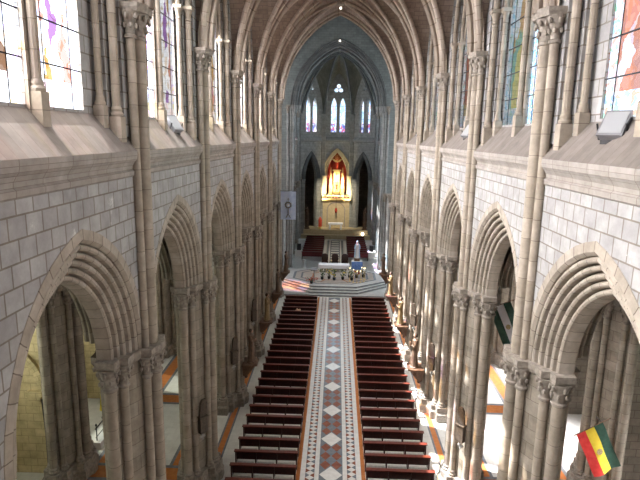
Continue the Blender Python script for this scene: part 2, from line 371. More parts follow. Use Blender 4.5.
def colonnette(mb, x, y, z0, z1, r, zsill):
    mb.box(x-r*1.5, x+r*1.5, y-r*1.5, y+r*1.5, zsill, z0-.0)
    mb.lathe([(r*1.5,z0),(r*1.6,z0+.06),(r*1.25,z0+.12),(r*1.35,z0+.17),(r,z0+.24)], (x,y,0), 10)
    mb.lathe([(r,z0+.22),(r,z1-.42)], (x,y,0), 10)
    mb.lathe([(r,z1-.44),(r*1.25,z1-.42),(r,z1-.37),(r*1.15,z1-.22),(r*1.75,z1-.06),(r*1.6,z1-.05)], (x,y,0), 10)
    mb.box(x-r*1.75, x+r*1.75, y-r*1.75, y+r*1.75, z1-.07, z1+.05)
slope = lambda x: 14.54+(abs(x)-5.2)*.92/.77
WN = [0]
def window_bay(s, ym, hb, gl, gl2=None, sm='shaft'):
    WN[0] += 1
    w = empty('window_%d' % WN[0], (0,0,0), kind='structure')
    for q in (-1, 1):
        lo = lancet(q*LC); mb = MB(); tri = mg.tessellate_polygon([[Vector((p[0],p[1],0)) for p in lo]])
        for t in tri:
            pts = [lo[k] for k in t]
            mb.face([(s*5.99, ym+p[0], p[1]) for p in pts], [((p[0]-q*LC)/(LW/2), p[1]-LZ0) for p in pts])
        mb.build('pane', M[gl2 if (q > 0 and gl2) else gl], w)
        mb = MB()
        for k in range(1, 7):
            z = LZ0+k*.86; mb.box(min(s*5.96,s*5.99), max(s*5.96,s*5.99), ym+q*LC-LW/2, ym+q*LC+LW/2, z-.014, z+.014)
        for u in (-.55, .55): mb.box(min(s*5.97,s*5.99), max(s*5.97,s*5.99), ym+q*LC+u-.007, ym+q*LC+u+.007, LZ0, 20.2)
        mb.build('glazing_bars', M['lead'], w)
    oc = circ(0, 22.1, .75); mb = MB()
    mb.face([(s*5.99, ym+p[0], p[1]) for p in oc], [(p[0]/2, p[1]-20) for p in oc]); mb.build('oculus_pane', M[gl], w)
    mb = MB(); mb.box(min(s*5.88,s*6.0), max(s*5.88,s*6.0), ym-.165, ym+.165, 15.3, 21.2); mb.build('mullion', M[sm], w)
    mb = MB(); colonnette(mb, s*5.80, ym, 15.75, 19.6, .095, slope(5.7)-.1); mb.build('mullion_shaft', M[sm], w)
    for q in (-1, 1):
        mb = MB(); colonnette(mb, s*5.54, ym+q*(hb-.80), 15.4, 19.45, .105, slope(5.4)-.1)
        mb.tube([(s*5.54, ym+q*p[0]*-1, p[1]) for p in arch(hb-.80, 5.3, 0, 10, 0, 19.45)[:11]], .105, 8); mb.build('jamb_shaft', M[sm], w)
        mb = MB(); colonnette(mb, s*5.80, ym+q*(hb-1.13), 15.65, 19.45, .085, slope(5.68)-.1)
        mb.tube([(s*5.80, ym+q*p[0]*-1, p[1]) for p in arch(hb-1.13, 4.7, 0, 10, 0, 19.45)[:11]], .085, 8); mb.build('jamb_shaft', M[sm], w)
    mb = MB()
    for q in (-1, 1): mb.tube([(s*5.93, ym+p[0], p[1]) for p in arch(LW/2+.1, LH+.1, 0, 8, q*LC, LZS)], .07, 6)
    mb.tube([(s*5.93, ym+p[0], p[1]) for p in circ(0,22.1,.82)+[circ(0,22.1,.82)[0]]], .08, 6)
    mb.build('tracery', M[sm], w)
    return w

# ------------------------------------------------------------------ nave + chancel walls
nave_bays = [(3.1, B/2), (10.35, 3.85)]+[(PIERS[k]+B/2, B/2) for k in range(1, 6)]
ch_bays = [(60.4, B/2), (67.2, B/2)]
for s, nm in ((-1, 'left'), (1, 'right')):
    mw, mm = MB(), MB()
    for ym, hb in nave_bays:
        arcade_bay(mw, mm, s, ym, hb); clerestory_bay(mw, s, ym, hb)
    w = mw.build('wall_%s' % nm, M['ashlar']); tag(w, kind='structure')
    tag(mm.build('arch_moulding', M['mould'], w))
    for ym, hb in nave_bays: sill_bay(s, ym, hb, w)
    mw, mm = MB(), MB()
    for ym, hb in ch_bays:
        arcade_bay(mw, mm, s, ym, hb); clerestory_bay(mw, s, ym, hb)
    w = mw.build('wall_chancel_%s' % nm, M['gashlar']); tag(w, kind='structure')
    mm.build('arch_moulding', M['gshaft'], w)
    for ym, hb in ch_bays: sill_bay(s, ym, hb, w)
    for k, (ym, hb) in enumerate(nave_bays):
        if s > 0: window_bay(s, ym, hb, 'g_rich' if k != 2 else 'g_cool', 'g_rich' if k != 2 else 'g_cool')
        else: window_bay(s, ym, hb, 'g_pale')
    for ym, hb in ch_bays: window_bay(s, ym, hb, 'g_apse', None, 'gshaft')

# ------------------------------------------------------------------ vaults (ceiling) and ribs
def heights(n=12): return [HV*math.sin(PI/2*k/n) for k in range(n+1)]
def off_at(s, h, H=HV):
    R = (s*s+H*H)/(2*s); c = R-s; return max(0., math.sqrt(max(R*R-h*h, 0))-c)
HS = heights()
def vault_bay(mb, ym, sy, sx=5.3, xo=6.2, mi=0, zv=ZV):
    xs = [-xo]+[-off_at(sx, h) for h in HS]+[off_at(sx, h) for h in reversed(HS[:-1])]+[xo]
    hx = [0]+HS+list(reversed(HS[:-1]))+[0]
    ys = [-off_at(sy, h) for h in HS]+[off_at(sy, h) for h in reversed(HS[:-1])]
    hy = HS+list(reversed(HS[:-1]))
    lx = [0]; ly = [0]
    for k in range(1, len(xs)): lx.append(lx[-1]+math.hypot(xs[k]-xs[k-1], hx[k]-hx[k-1]))
    for k in range(1, len(ys)): ly.append(ly[-1]+math.hypot(ys[k]-ys[k-1], hy[k]-hy[k-1]))
    pt = lambda i, j: (xs[i], ym+ys[j], zv+max(hx[i], hy[j]))
    for i in range(len(xs)-1):
        for j in range(len(ys)-1):
            lon = hx[i]+hx[i+1] > hy[j]+hy[j+1]
            uv = [((ys[b], lx[a]) if lon else (xs[a], ly[b])) for a, b in ((i,j),(i+1,j),(i+1,j+1),(i,j+1))]
            if abs((hx[i]+hx[i+1])-(hy[j]+hy[j+1])) < 1e-6:
                A, Bq, Cq, D = (i,j),(i+1,j),(i+1,j+1),(i,j+1)
                tris = ((A,Bq,Cq),(A,Cq,D)) if (hx[i] < hx[i+1]) == (hy[j] < hy[j+1]) else ((A,Bq,D),(Bq,Cq,D))
                for t in tris: mb.face([pt(*q) for q in t], None, mi, False)
            else: mb.face([pt(i,j), pt(i+1,j), pt(i+1,j+1), pt(i,j+1)], uv, mi, False)
cb = MB()
for ym, hb in nave_bays: vault_bay(cb, ym, hb)
vault_bay(cb, 52.6, 4.4, 5.3, 16.4, 1, ZV+2.6)
for ym, hb in ch_bays: vault_bay(cb, ym, hb, mi=1)
RIBP = [(-.12,-.30),(-.10,-.20),(-.02,-.18)] + arc_pts(.10,-.12,.10,-PI/2-.6,PI/2-.4,5) + [(.20,-.06)] + arc_pts(.30,0,.12,-PI/2,PI/2,6)
RIBP = RIBP+[(r, -d) for r, d in reversed(RIBP[:-1])]
apse_c = [(5.35,70.6),(5.35,73.9),(2.08,77.2),(-2.08,77.2),(-5.35,73.9),(-5.35,70.6)]
KEY = (0, 71.2, ZV+HV)
def apse_web(mb, a, b, mi):
    Lf = math.hypot(b[0]-a[0], b[1]-a[1]); n = 10; n2 = 8
    rows = []
    for i in range(n+1):
        u = i/n; x, y = a[0]+(b[0]-a[0])*u, a[1]+(b[1]-a[1])*u
        q = abs(2*u-1); zw = ZV+5.6*(1-q**1.6)**.75
        rows.append([(x+(KEY[0]-x)*t, y+(KEY[1]-y)*t, zw+(KEY[2]-zw)*math.sin(PI/2*t)**.75) for t in [k/n2 for k in range(n2+1)]])
    mb.grid(rows, [[(i*Lf/n, j*.8) for j in range(n2+1)] for i in range(n+1)], mi)
for k in range(5): apse_web(cb, apse_c[k], apse_c[k+1], 2)
ceil = cb.build('ceiling', [M['web'], M['gweb'], stone('apse vault web', (.25,.25,.21), (.31,.305,.255), (.18,.18,.15), .5, .24, .012, noise=.2)]); tag(ceil, kind='structure')
for y in PIERS+CH[1:]:
    mb = MB(); sweep_arch(mb, RIBP, 5.2, HV-.05, lambda u, z, d: (u, y+d, ZV+z), n=16)
    mb.build('transverse_rib', M['rib'] if y < 50 else M['grib'], ceil)
for ym, sy, rm in [(a, b, 'rib') for a, b in nave_bays]+[(52.6, 4.4, 'grib')]+[(a, b, 'grib') for a, b in ch_bays]:
    zv = ZV+2.6 if ym == 52.6 else ZV
    for q in (-1, 1):
        pts = [(-off_at(5.2, h)*1, ym-q*off_at(sy-.1, h), zv+h-.12) for h in HS]+[(off_at(5.2, h), ym+q*off_at(sy-.1, h), zv+h-.12) for h in reversed(HS[:-1])]
        mb = MB(); mb.tube(pts, .13, 8); mb.build('diagonal_rib', M[rm], ceil)
    mb = MB(); mb.tube([(0, ym-sy, zv+HV-.1), (0, ym+sy, zv+HV-.1)], .12, 6); mb.build('ridge_rib', M[rm], ceil)
    if ym != 52.6:
        for s in (-1, 1):
            mb = MB(); mb.tube([(s*5.98, ym+p[0], p[1]) for p in arch(sy-.35, HV-.4, 0, 12, 0, ZV)], .13, 6); mb.build('wall_rib', M[rm], ceil)
    mb = MB(); mb.lathe([(.05,-.42),(.3,-.4),(.42,-.25),(.42,0)], (0, ym, zv+HV-.05), 12); mb.build('boss', M['carved'], ceil)
for a in apse_c[1:5]:
    pts = [(a[0]*.94*(1-t)+KEY[0]*t, (a[1]-.25)*(1-t)+KEY[1]*t, ZV+(KEY[2]-ZV)*math.sin(PI/2*t)**.75-.1) for t in [k/12 for k in range(13)]]
    mb = MB(); mb.tube(pts, .17, 8); mb.build('apse_rib', M['grib'], ceil)

# ------------------------------------------------------------------ apse
for k in range(5):
    a, b = apse_c[k], apse_c[k+1]; L = math.hypot(b[0]-a[0], b[1]-a[1])
    mx, my = (a[0]+b[0])/2, (a[1]+b[1])/2; ux, uy = (b[0]-a[0])/L, (b[1]-a[1])/L; nx, ny = -uy, ux
    if nx*(0-mx)+ny*(70-my) > 0: nx, ny = -nx, -ny          # outward
    fr = lambda u, z, d: (mx+ux*u+nx*d, my+uy*u+ny*d, z)
    mw = MB(); hb = L/2; outl = [(-hb, 0), (hb, 0), (hb, 24.2), (-hb, 24.2)]; holes = []
    wins = k in (1, 2, 3)
    if wins:
        lz = lambda c: lancet(c, .78, 15.6, 19.0, 1.35)
        holes += [lz(-.62), lz(.62)]
        sc = 1. if k == 2 else .75
        tre = [circ(.37*sc*math.cos(t), 21.6+.37*sc*math.sin(t), .29*sc, 14) for t in (PI/2, PI/2+2.094, PI/2-2.094)]
        holes += tre
    if k in (1, 3): holes.append([(-1.15, .72)]+arch(1.15, 3.3, 0, 8, 0, 9.0)+[(1.15, .72)])
    if k == 2: holes.append([(-1.42, 6.8)]+arch(1.42, 3.3, 0, 8, 0, 9.4)+[(1.42, 6.8)])
    curve_plate(outl, holes, 0, .5, fr, mw)
    w = mw.build('wall_apse' if k == 2 else 'wall_apse_%d' % (k+1), M['gashlar']); tag(w, kind='structure')
    mb = MB()
    mb.face([fr(-hb,14.2,0), fr(hb,14.2,0), fr(hb,14.3,-.18), fr(-hb,14.3,-.18)]); mb.face([fr(-hb,14.3,-.18), fr(hb,14.3,-.18), fr(hb,14.55,-.18), fr(-hb,14.55,-.18)])
    mb.face([fr(-hb,14.55,-.18), fr(hb,14.55,-.18), fr(hb,14.9,0), fr(-hb,14.9,0)]); mb.build('string_course', M['gshaft'], w)
    if k in (1, 2, 3):
        mb = MB(); sw = 1.15 if k != 2 else 1.42; zs = 9.0 if k != 2 else 9.4
        for rr, dd in ((.10,-.08), (.32,-.10), (.55,-.12)): mb.tube([fr(p[0], p[1], dd) for p in arch(sw+rr, 3.3+rr, 0, 10, 0, zs)], .10, 6)
        mb.build('arch_moulding', M['grib'] if k != 2 else M['tan'], w)
        for q in (-1, 1):
            for rr in ((.12, .36, .6) if k != 2 else (.25, .55)):
                mb = MB(); c = fr(q*(sw+rr), 0, -.06); z0 = .7 if k != 2 else 2.0
                mb.lathe([(.10,z0),(.10,zs-.5),(.13,zs-.48),(.10,zs-.42),(.17,zs-.05),(.17,zs+.02)], (c[0],c[1],0), 8); mb.build('respond', M['gshaft'], w)
    if wins:
        WN[0] += 1; e = empty('window_%d' % WN[0], kind='structure')
        for lo, nm in ((holes[0],'pane'), (holes[1],'pane'), (circ(0, 21.6, .72),'trefoil_pane')):
            mb = MB(); tri = mg.tessellate_polygon([[Vector((p[0],p[1],0)) for p in lo]]); c0 = sum(p[0] for p in lo)/len(lo)
            for t in tri: mb.face([fr(lo[j][0], lo[j][1], .25) for j in t], [((lo[j][0]-c0)/.45, lo[j][1]-15.6) for j in t])
            mb.build(nm, M['g_apse'], e)
        mb = MB()
        for z in (16.5, 17.4, 18.3, 19.2):
            for c in (-.62, .62): mb.tube([fr(c-.39, z, .2), fr(c+.39, z, .2)], .02, 4)
        mb.build('glazing_bars', M['lead'], e)
# chancel arch wall at the crossing
mw = MB(); fr = lambda u, z, d: (u, 57.0+d, z)
curve_plate([(-6.3,9),(-4.75,9)]+arch(4.75, 6.4, 0, 14, 0, ZV)+[(4.75,9),(6.3,9),(6.3,28.9),(-6.3,28.9)], [], -.35, .35, fr, mw)
w = mw.build('wall_chancel_arch', M['gweb']); tag(w, kind='structure')
mw2 = MB(); curve_plate([(-6.3,17.5),(-5.3,17.5)]+arch(5.3, HV+.1, 0, 14, 0, ZV)+[(5.3,17.5),(6.3,17.5),(6.3,28.9),(-6.3,28.9)], [], -8.55, -8.75, fr, mw2)
tag(mw2.build('wall_crossing', M['gweb']), kind='structure')
for rr, dd, r in ((.0,-.30,.13), (.20,-.42,.07), (.32,-.02,.12), (.60,.25,.12), (-.22,-.38,.07)):
    mb = MB(); mb.tube([(p[0], 57+dd, p[1]) for p in arch(4.75, 6.4, rr, 14, 0, ZV)], r, 8); mb.build('arch_moulding', M['grib'], w)
    for q in (-1, 1):
        if rr > 0:
            mb = MB(); mb.lathe([(.02,ZV-.9),(r*.9,ZV-.6),(r*1.2,ZV-.3),(r*1.8,ZV-.05),(r*1.8,ZV+.05)], (q*(4.75-rr),57+dd,0), 10); mb.build('corbel', M['gshaft'], w); continue
        mb = MB(); mb.lathe([(r*1.4,.0),(r*1.4,.6),(r,.8),(r,ZV-.7),(r*1.3,ZV-.66),(r,ZV-.6),(r*1.1,ZV-.3),(r*1.8,ZV-.05),(r*1.8,ZV+.05)], (q*(4.75-rr),57+dd,0), 10); mb.build('respond', M['gshaft'], w)
# apse corner shafts
for i, a in enumerate(apse_c[1:5]):
    t = MB()
    for dx, dy, r in ((0,0,.16), (.2,-.1,.1), (-.2,-.1,.1)):
        x, y = a[0]*.965+dx*(1 if abs(a[0]) < 3 else .3), a[1]-.18+dy
        t.lathe([(r*1.5,.72),(r*1.5,1.2),(r,1.35),(r,17.5),(r*1.3,17.55),(r,17.6),(r*1.9,18.0),(r*1.9,18.1)], (x,y,0), 10)
    o = t.build('trim_%d' % (i+1), M['gshaft']); tag(o, kind='structure')

# ------------------------------------------------------------------ piers
def poly_sym(h): return h+[(x, -y) for x, y in reversed(h)]
CORE = poly_sym([(-.72,.16),(-.60,.46),(-.46,.74),(-.17,1.10),(.08,1.14),(.26,.82),(.36,.5),(.48,.18)])
ABAC = poly_sym([(-1.13,.16),(-1.0,.36),(-.98,.60),(-.70,.64),(-.58,.84),(-.56,1.20),(-.34,1.24),(-.32,1.55),(.20,1.55),(.24,1.24),(.46,1.18),(.48,.86),(.60,.56),(.66,.2)])
SH = [(-.85,0,.175), (-.74,.40,.12), (-.74,-.40,.12)]
for q in (-1, 1): SH += [(-.32,q*1.0,.125), (-.06,q*1.28,.165), (.20,q*1.0,.125)]
SH.append((.44,0,.15))
VSH = [(-.79,0,.165), (-.73,.37,.11), (-.73,-.37,.11)]
def capital_mb(r, zt):
    mb = MB()
    mb.lathe([(r,zt-.66),(r+.045,zt-.64),(r+.045,zt-.58),(r+.005,zt-.55),(r+.01,zt-.35),(r+.05,zt-.2),(r+.12,zt-.06),(r+.13,zt)], (0,0,0), 12)
    for t, (zz, rr, sz) in enumerate(((zt-.36, r+.05, .065), (zt-.14, r+.12, .075))):
        for k in range(6):
            a = 2*PI*(k+.5*t)/6; mb.ball((rr*math.cos(a), rr*math.sin(a), zz), sz*.72, 0, 6, 4, 1, 1, 1.5)
    return mb
CAPM = {r: None for r in (.125,.13,.14,.19,.20)}
def pier(sm='shaft', cm='core', vault=True, ztop=ZA):
    root = empty('stone_pier')
    mb = MB(); mb.prism([(x*1.10,y*1.08) for x,y in ABAC], 0, .42); mb.prism([(x*1.10,y*1.08) for x,y in ABAC], .42, .52, 0, [(x*1.02,y*1.01) for x,y in ABAC]); mb.prism([(x*1.02,y*1.01) for x,y in ABAC], .52, .78); mb.build('plinth', M['carved'], root)
    mb = MB(); mb.prism(CORE, .78, ztop-.25); mb.build('core', M[cm], root)
    for x, y, r in SH:
        mb = MB(); mb.lathe([(r+.07,.78),(r+.08,.86),(r+.02,.92),(r+.05,.98),(r,1.06)], (x,y,0), 12); mb.build('shaft_base', M['carved'], root)
        mb = MB(); mb.lathe([(r,1.04),(r,ztop-.86)], (x,y,0), 14); mb.build('shaft', M[sm], root)
        mb = capital_mb(r, ztop-.24); o = mb.build('capital', M['carved'], root); o.location = (x,y,0)
    mb = MB(); mb.prism([(x*.93,y*.95) for x,y in ABAC], ztop-.28, ztop-.17, 0, ABAC); mb.prism(ABAC, ztop-.17, ztop); mb.build('abacus', M['carved'], root)
    if vault:
        mb = MB(); mb.box(-.72,-.55,-.34,.34, ztop, ZV-.1); mb.build('respond', M[cm], root)
        for x, y, r in VSH:
            mb = MB(); mb.lathe([(r,ztop),(r,17.4)], (x,y,0), 14); mb.build('vault_shaft', M[sm], root)
            mb = capital_mb(r, 17.98); o = mb.build('capital', M['carved'], root); o.location = (x,y,0)
        mb = MB(); ab = poly_sym([(-1.1,.2),(-.98,.52),(-.55,.56)]); mb.prism(ab, 17.96, 18.05, 0, [(x*1.03,y*1.05) for x,y in ab]); mb.prism([(x*1.03,y*1.05) for x,y in ab], 18.05, 18.16); mb.build('abacus', M['carved'], root)
    return root
ordn = ['','first','second','third','fourth','fifth','sixth','seventh','eighth','ninth','tenth','eleventh','twelfth','thirteenth','fourteenth','fifteenth','sixteenth','seventeenth','eighteenth','nineteenth','twentieth','twenty-first','twenty-second','twenty-third','twenty-fourth','twenty-fifth','twenty-sixth']
proto = pier(); first = True
for s, nm in ((-1,'left'), (1,'right')):
    for k, y in enumerate(PIERS):
        o = proto if first else copy_tree(proto); first = False
        o.location = (s*6.0, y, 0); o.rotation_euler = (0,0, 0 if s > 0 else PI)
        where = {0:'beside the camera', 1:'nearest in view', 6:'last before the crossing'}.get(k, '%s from the near end' % ordn[k])
        tag(o, '%s clustered pier of the %s nave arcade, %s' % ('pale brown' if s > 0 else 'shaded grey-brown', nm, where), 'pillar', 'clustered piers of the nave arcades')
gp = pier('gshaft', 'gashlar'); first = True
for s, nm in ((-1,'left'), (1,'right')):
    for k, y in enumerate(CH):
        o = gp if first else copy_tree(gp); first = False
        o.location = (s*6.0, y, 0); o.rotation_euler = (0,0, 0 if s > 0 else PI)
        tag(o, 'bluish grey clustered pier on the %s of the chancel, %s' % (nm, ('at the chancel arch','midway to the apse','next to the apse')[k]), 'pillar', 'grey piers of the chancel')
XO = 11.75
op = pier('core', 'core', False, 8.9); first = True
for s, nm in ((-1,'left'), (1,'right')):
    for k in range(1, 6):
        y = PIERS[k]
        o = op if first else copy_tree(op); first = False
        o.location = (s*XO, y, 0); o.rotation_euler = (0,0, 0 if s > 0 else PI)
        tag(o, '%s clustered pier on the outer side of the %s aisle, %s from near end' % ('dark' if s < 0 else 'brown', nm, ordn[k]), 'pillar', 'outer piers of the aisles')

# ------------------------------------------------------------------ aisles, chapels, transepts (structure)
def add_struct(mb, name, mats, parent=None):
    o = mb.build(name, mats, parent)
    if not parent: tag(o, kind='structure')
    return o
YA, YE = -4.0, 48.2
for s, nm in ((-1,'left'), (1,'right')):
    sx = lambda a, b: (min(s*a, s*b), max(s*a, s*b))
    # wall over the chapel openings
    mw, mm = MB(), MB()
    for ym, hb in nave_bays:
        arcade_bay(mw, mm, s, ym, hb, XO-.65, XO+.65, 14.0, ARCHP, XO-6.0)
    w = add_struct(mw, 'wall_aisle_%s' % nm, M['chapel']); mm.build('arch_moulding', M['core'], w)
    # outer wall, its unseen lancets added to bring light into the aisles
    mw = MB(); fr = lambda u, z, d: (s*d, u, z)
    holes = [[(ym+p[0], p[1]) for p in lancet(0, 2.4, 4.6, 8.2, 2.2)] for ym, hb in nave_bays]
    curve_plate([(YA,0),(YE+.4,0),(YE+.4,14.0),(YA,14.0)], holes, 15.2, 15.6, fr, mw)
    add_struct(mw, 'wall_outer_%s' % nm, M['ochre'] if s < 0 else M['chapel'])
    for h in holes[1:]:
        WN[0] += 1; e = empty('window_%d' % WN[0], kind='structure'); mb = MB(); c0 = sum(p[0] for p in h)/len(h)
        for t in mg.tessellate_polygon([[Vector((p[0],p[1],0)) for p in h]]): mb.face([(s*15.4, h[j][0], h[j][1]) for j in t], [((h[j][0]-c0)/1.2, h[j][1]-4) for j in t])
        mb.build('pane', M['g_plain'], e)
    # transverse chapel walls
    mw = MB()
    for y in PIERS: mw.box(*sx(XO+.3, 15.3), y-.25, y+.25, 0, 14.0)
    add_struct(mw, 'wall_chapel_%s' % nm, M['ochre'] if s < 0 else M['chapel'])
    # aisle ribs across
    mb = MB()
    for y in PIERS:
        fr2 = lambda u, z, d: (s*8.8+u, y+d, ZA+z)
        sweep_arch(mb, [(r, d*1.3) for r, d in RIBP], 2.05, 3.3, fr2, n=10)
    add_struct(mb, 'trim_aisle_ribs_%s' % nm, M['core'])
    # aisle + chapel ceiling
    mb = MB()
    for ym, hb in nave_bays:
        hs = [3.5*math.sin(PI/2*k/8) for k in range(9)]
        xs = [8.8-off_at(2.1,h,3.5) for h in hs]+[8.8+off_at(2.1,h,3.5) for h in reversed(hs[:-1])]; hx = hs+list(reversed(hs[:-1]))
        ys = [-off_at(3.4,h,3.5) for h in hs]+[off_at(3.4,h,3.5) for h in reversed(hs[:-1])]
        mb.grid([[(s*xs[i], ym+ys[j], ZA+.35+max(hx[i],hx[j])) for j in range(len(ys))] for i in range(len(xs))], None, 0, False)
    mb.box(*sx(6.05, 15.6), YA, YE+.4, 14.0, 14.3)
    add_struct(mb, 'ceiling_aisle_%s' % nm, M['chapel'])
    # transept: wall towards the aisle, end wall with a tall window, chancel side wall
    for y, d0, d1, nmw in ((48.2, 0, .4, 'front'), (57.0, 0, -.4, 'back')):
        mw = MB(); fr = lambda u, z, d: (s*u, y+d, z)
        curve_plate([(6.0,0),(16.4,0),(16.4,28.9),(6.0,28.9)], [[(7.0,.02)]+arch(1.8, 3.2, 0, 8, 8.8, ZA)+[(10.6,.02)]], d0, d1, fr, mw)
        add_struct(mw, 'wall_transept_%s_%s' % (nm, nmw), M['gashlar'])
    mw = MB(); fr = lambda u, z, d: (s*d, u, z)
    hl = [[(52.6+q*1.5+p[0], p[1]) for p in lancet(0, 2.4, 8.5, 18.5, 2.4)] for q in (-1, 1)]
    curve_plate([(48,0),(57.2,0),(57.2,28.9),(48,28.9)], hl, 16.0, 16.4, fr, mw)
    add_struct(mw, 'wall_transept_end_%s' % nm, M['gashlar'])
    WN[0] += 1; e = empty('window_%d' % WN[0], kind='structure')
    for h in hl:
        mb = MB(); c0 = sum(p[0] for p in h)/len(h)
        for t in mg.tessellate_polygon([[Vector((p[0],p[1],0)) for p in h]]): mb.face([(s*16.2, h[j][0], h[j][1]) for j in t], [((h[j][0]-c0)/1.2, h[j][1]-7) for j in t])
        mb.build('pane', M['g_deep' if s < 0 else 'g_apse'], e)
# ambulatory shell round the chancel
mb = MB()
for s in (-1, 1): mb.box(min(s*11.6,s*12), max(s*11.6,s*12), 57, 84, 0, 14.3)
mb.box(-12, 12, 84, 84.4, 0, 14.3)
add_struct(mb, 'wall_ambulatory', M['chapel'])
mb = MB()
for s in (-1, 1): mb.box(min(s*6.0,s*12), max(s*6.0,s*12), 57, 71, 14.0, 14.3)
OUT = [(12,70.6),(12,78),(12,84.4),(4,84.4),(-4,84.4),(-12,84.4),(-12,78),(-12,70.6)]
IN = [(p[0]*1.02, p[1]+(.1 if p[1] > 71 else 0)) for p in apse_c]
for i, o in ((0,[0,1]), (1,[1,2,3]), (2,[3,4]), (3,[4,5,6]), (4,[6,7])):
    mb.face([(*IN[i],14.2)]+[(*OUT[j],14.2) for j in o]+[(*IN[i+1],14.2)])
add_struct(mb, 'ceiling_ambulatory', M['chapel'])
# west end behind the camera with its rose window
mw = MB(); fr = lambda u, z, d: (u, d, z)
curve_plate([(-15.6,0),(15.6,0),(15.6,14.3),(6.6,14.3),(6.6,26.4),(-6.6,26.4),(-6.6,14.3),(-15.6,14.3)], [circ(0, 19, 3.4, 32)], -4.0, -4.4, fr, mw)
for s in (-1, 1): mw.box(min(s*XF,s*XB), max(s*XF,s*XB), -4, .6, 0, 26.3)
add_struct(mw, 'wall_rear', M['ashlar'])
WN[0] += 1; e = empty('window_%d' % WN[0], kind='structure'); mb = MB(); mb.face([(x, -4.2, z) for x, z in circ(0, 19, 3.4, 32)], [(x/3.4, z) for x, z in circ(0, 19, 3.4, 32)]); mb.build('pane', M['g_pale'], e)
cb = MB(); cb.box(-6.4, 6.4, -4.2, .8, 25.9, 26.2); add_struct(cb, 'ceiling_rear', M['web'])
# small pointed recess, corbel and pipe on the yellow-lit chapel wall
mb = MB(); mb.box(-13.15,-12.45,20.55,20.76,3.78,4.0); mb.prism([(-13.0,20.6),(-12.6,20.6),(-12.6,20.76),(-13.0,20.76)], 3.5, 3.78, 0, [(-13.1,20.56),(-12.5,20.56),(-12.5,20.76),(-13.1,20.76)])
tag(mb.build('corbel', M['ochre']), 'yellow-lit stone corbel block on the chapel wall seen through the nearest left arch', 'corbel')
mb = MB(); sweep_arch(mb, [(0,.0),(0,-.16),(.3,-.16),(.3,0)], 1.6, 2.2, lambda u, z, d: (-13.9+u, 20.75+d, 4.0+z)); o = mb.build('trim_20', M['ochre']); tag(o, kind='structure')
mb = MB(); mb.tube([(-12.55,20.70,3.6),(-12.5,20.7,2.0),(-12.52,20.7,.05)], .03, 6)
tag(mb.build('wall_pipe', M['black']), 'thin dark pipe running down the yellow-lit chapel wall below the corbel', 'pipe')

# ------------------------------------------------------------------ floor
fb = MB(); Z0 = 0.
fm = [M['tile'], M['orange'], M['slate'], M['white'], M['rust']]
def rect(x0, x1, y0, y1, z, m): fb.face([(x0,y0,z),(x1,y0,z),(x1,y1,z),(x0,y1,z)], None, m)
rect(-16.5, 16.5, YA-.5, 84.5, 0, 0)
fl = fb.build('floor', fm); tag(fl, kind='structure')
# inlaid mosaic strip down the middle
fb = MB(); CX = .04; ya, yb = -3.5, 48.1; e1, e2 = .004, .008
rect(CX-1.56, CX+1.56, ya, yb, e1, 1)
for q in (-1, 1):
    def rq(a, b, z, m): rect(min(CX+q*a,CX+q*b), max(CX+q*a,CX+q*b), ya, yb, z, m)
    rq(.54, 1.38, e1+.001, 3)
    rq(.73, 1.16, e1+.002, 3)
    p = .337; n = int((yb-ya)/p)
    for k in range(n):
        y = ya+k*p; xa, xb = .74, 1.15
        for (t0, t1, col) in ((xa, (xa+xb)/2, 4 if k % 2 else 2), (xb, (xa+xb)/2, 2 if k % 2 else 4)):
            fb.face([(CX+q*t0, y, e2), (CX+q*t1, y+p/2, e2), (CX+q*t0, y+p, e2)], None, col)
rect(CX-.54, CX+.54, ya, yb, e1+.001, 2)
per = 2.86; y = 21.35-9*per
while y < yb-1:
    if y > ya+.8:
        fb.face([(CX-.52,y,e2),(CX,y-.62,e2),(CX+.52,y,e2),(CX,y+.62,e2)], None, 3)
    for j in range(3):
        yy = y+.72+j*.71
        if ya < yy < yb-.5:
            for q in (-1, 1):
                xx = CX+q*.265; fb.face([(xx-.25,yy,e2),(xx,yy-.34,e2),(xx+.25,yy,e2),(xx,yy+.34,e2)], None, 4)
    y += per
fb.build('inlaid_strip', fm, fl)
# coloured bands along piers and across the aisles
fb = MB()
for s in (-1, 1):
    def rs(a, b, y0, y1, z, m): rect(min(s*a,s*b), max(s*a,s*b), y0, y1, z, m)
    for a, b, c, d in ((5.1, 5.2, 5.46, 5.56), (9.95, 10.12, 10.72, 10.9), (6.6, 6.75, 7.25, 7.4)):
        rs(a, d, YA, YE, e1, 2); rs(b, c, YA, YE, e1+.002, 1)
    for y in PIERS:
        rs(6.6, 10.9, y-.62, y+.62, e1+.003, 2); rs(6.6, 10.9, y-.42, y+.42, e1+.005, 1)
fb.build('floor_bands', fm, fl)

# ------------------------------------------------------------------ altar platform
mb = MB()
def octo(w, y0, d, yb=58.0): return [(-5.25, yb), (-5.25, y0+d), (-w, y0), (w, y0), (5.25, y0+d), (5.25, yb)]
mb.prism([(-5.25,58.0),(-5.25,48.3),(5.25,48.3),(5.25,58.0)], 0, .17)
for k in range(3): mb.prism(octo(2.3-.05*k, 48.75+.42*k, 2.6-.1*k), .17*(k+1), .17*(k+2))
pl = mb.build('floor_platform', M['marble']); tag(pl, kind='structure')
mb = MB()
def ring(a, b, z, m):
    n = len(a)
    for k in range(n):
        j = (k+1) % n; mb.face([(*a[k],z),(*a[j],z),(*b[j],z),(*b[k],z)], None, m)
def oc8(r, c=(0,53.6), ry=.82): return [(c[0]+r*math.cos(PI/8+PI/4*k)*1.08, c[1]+r*ry*math.sin(PI/8+PI/4*k)) for k in range(8)]
mb.face([(*p,.684) for p in oc8(4.3)], None, 0)
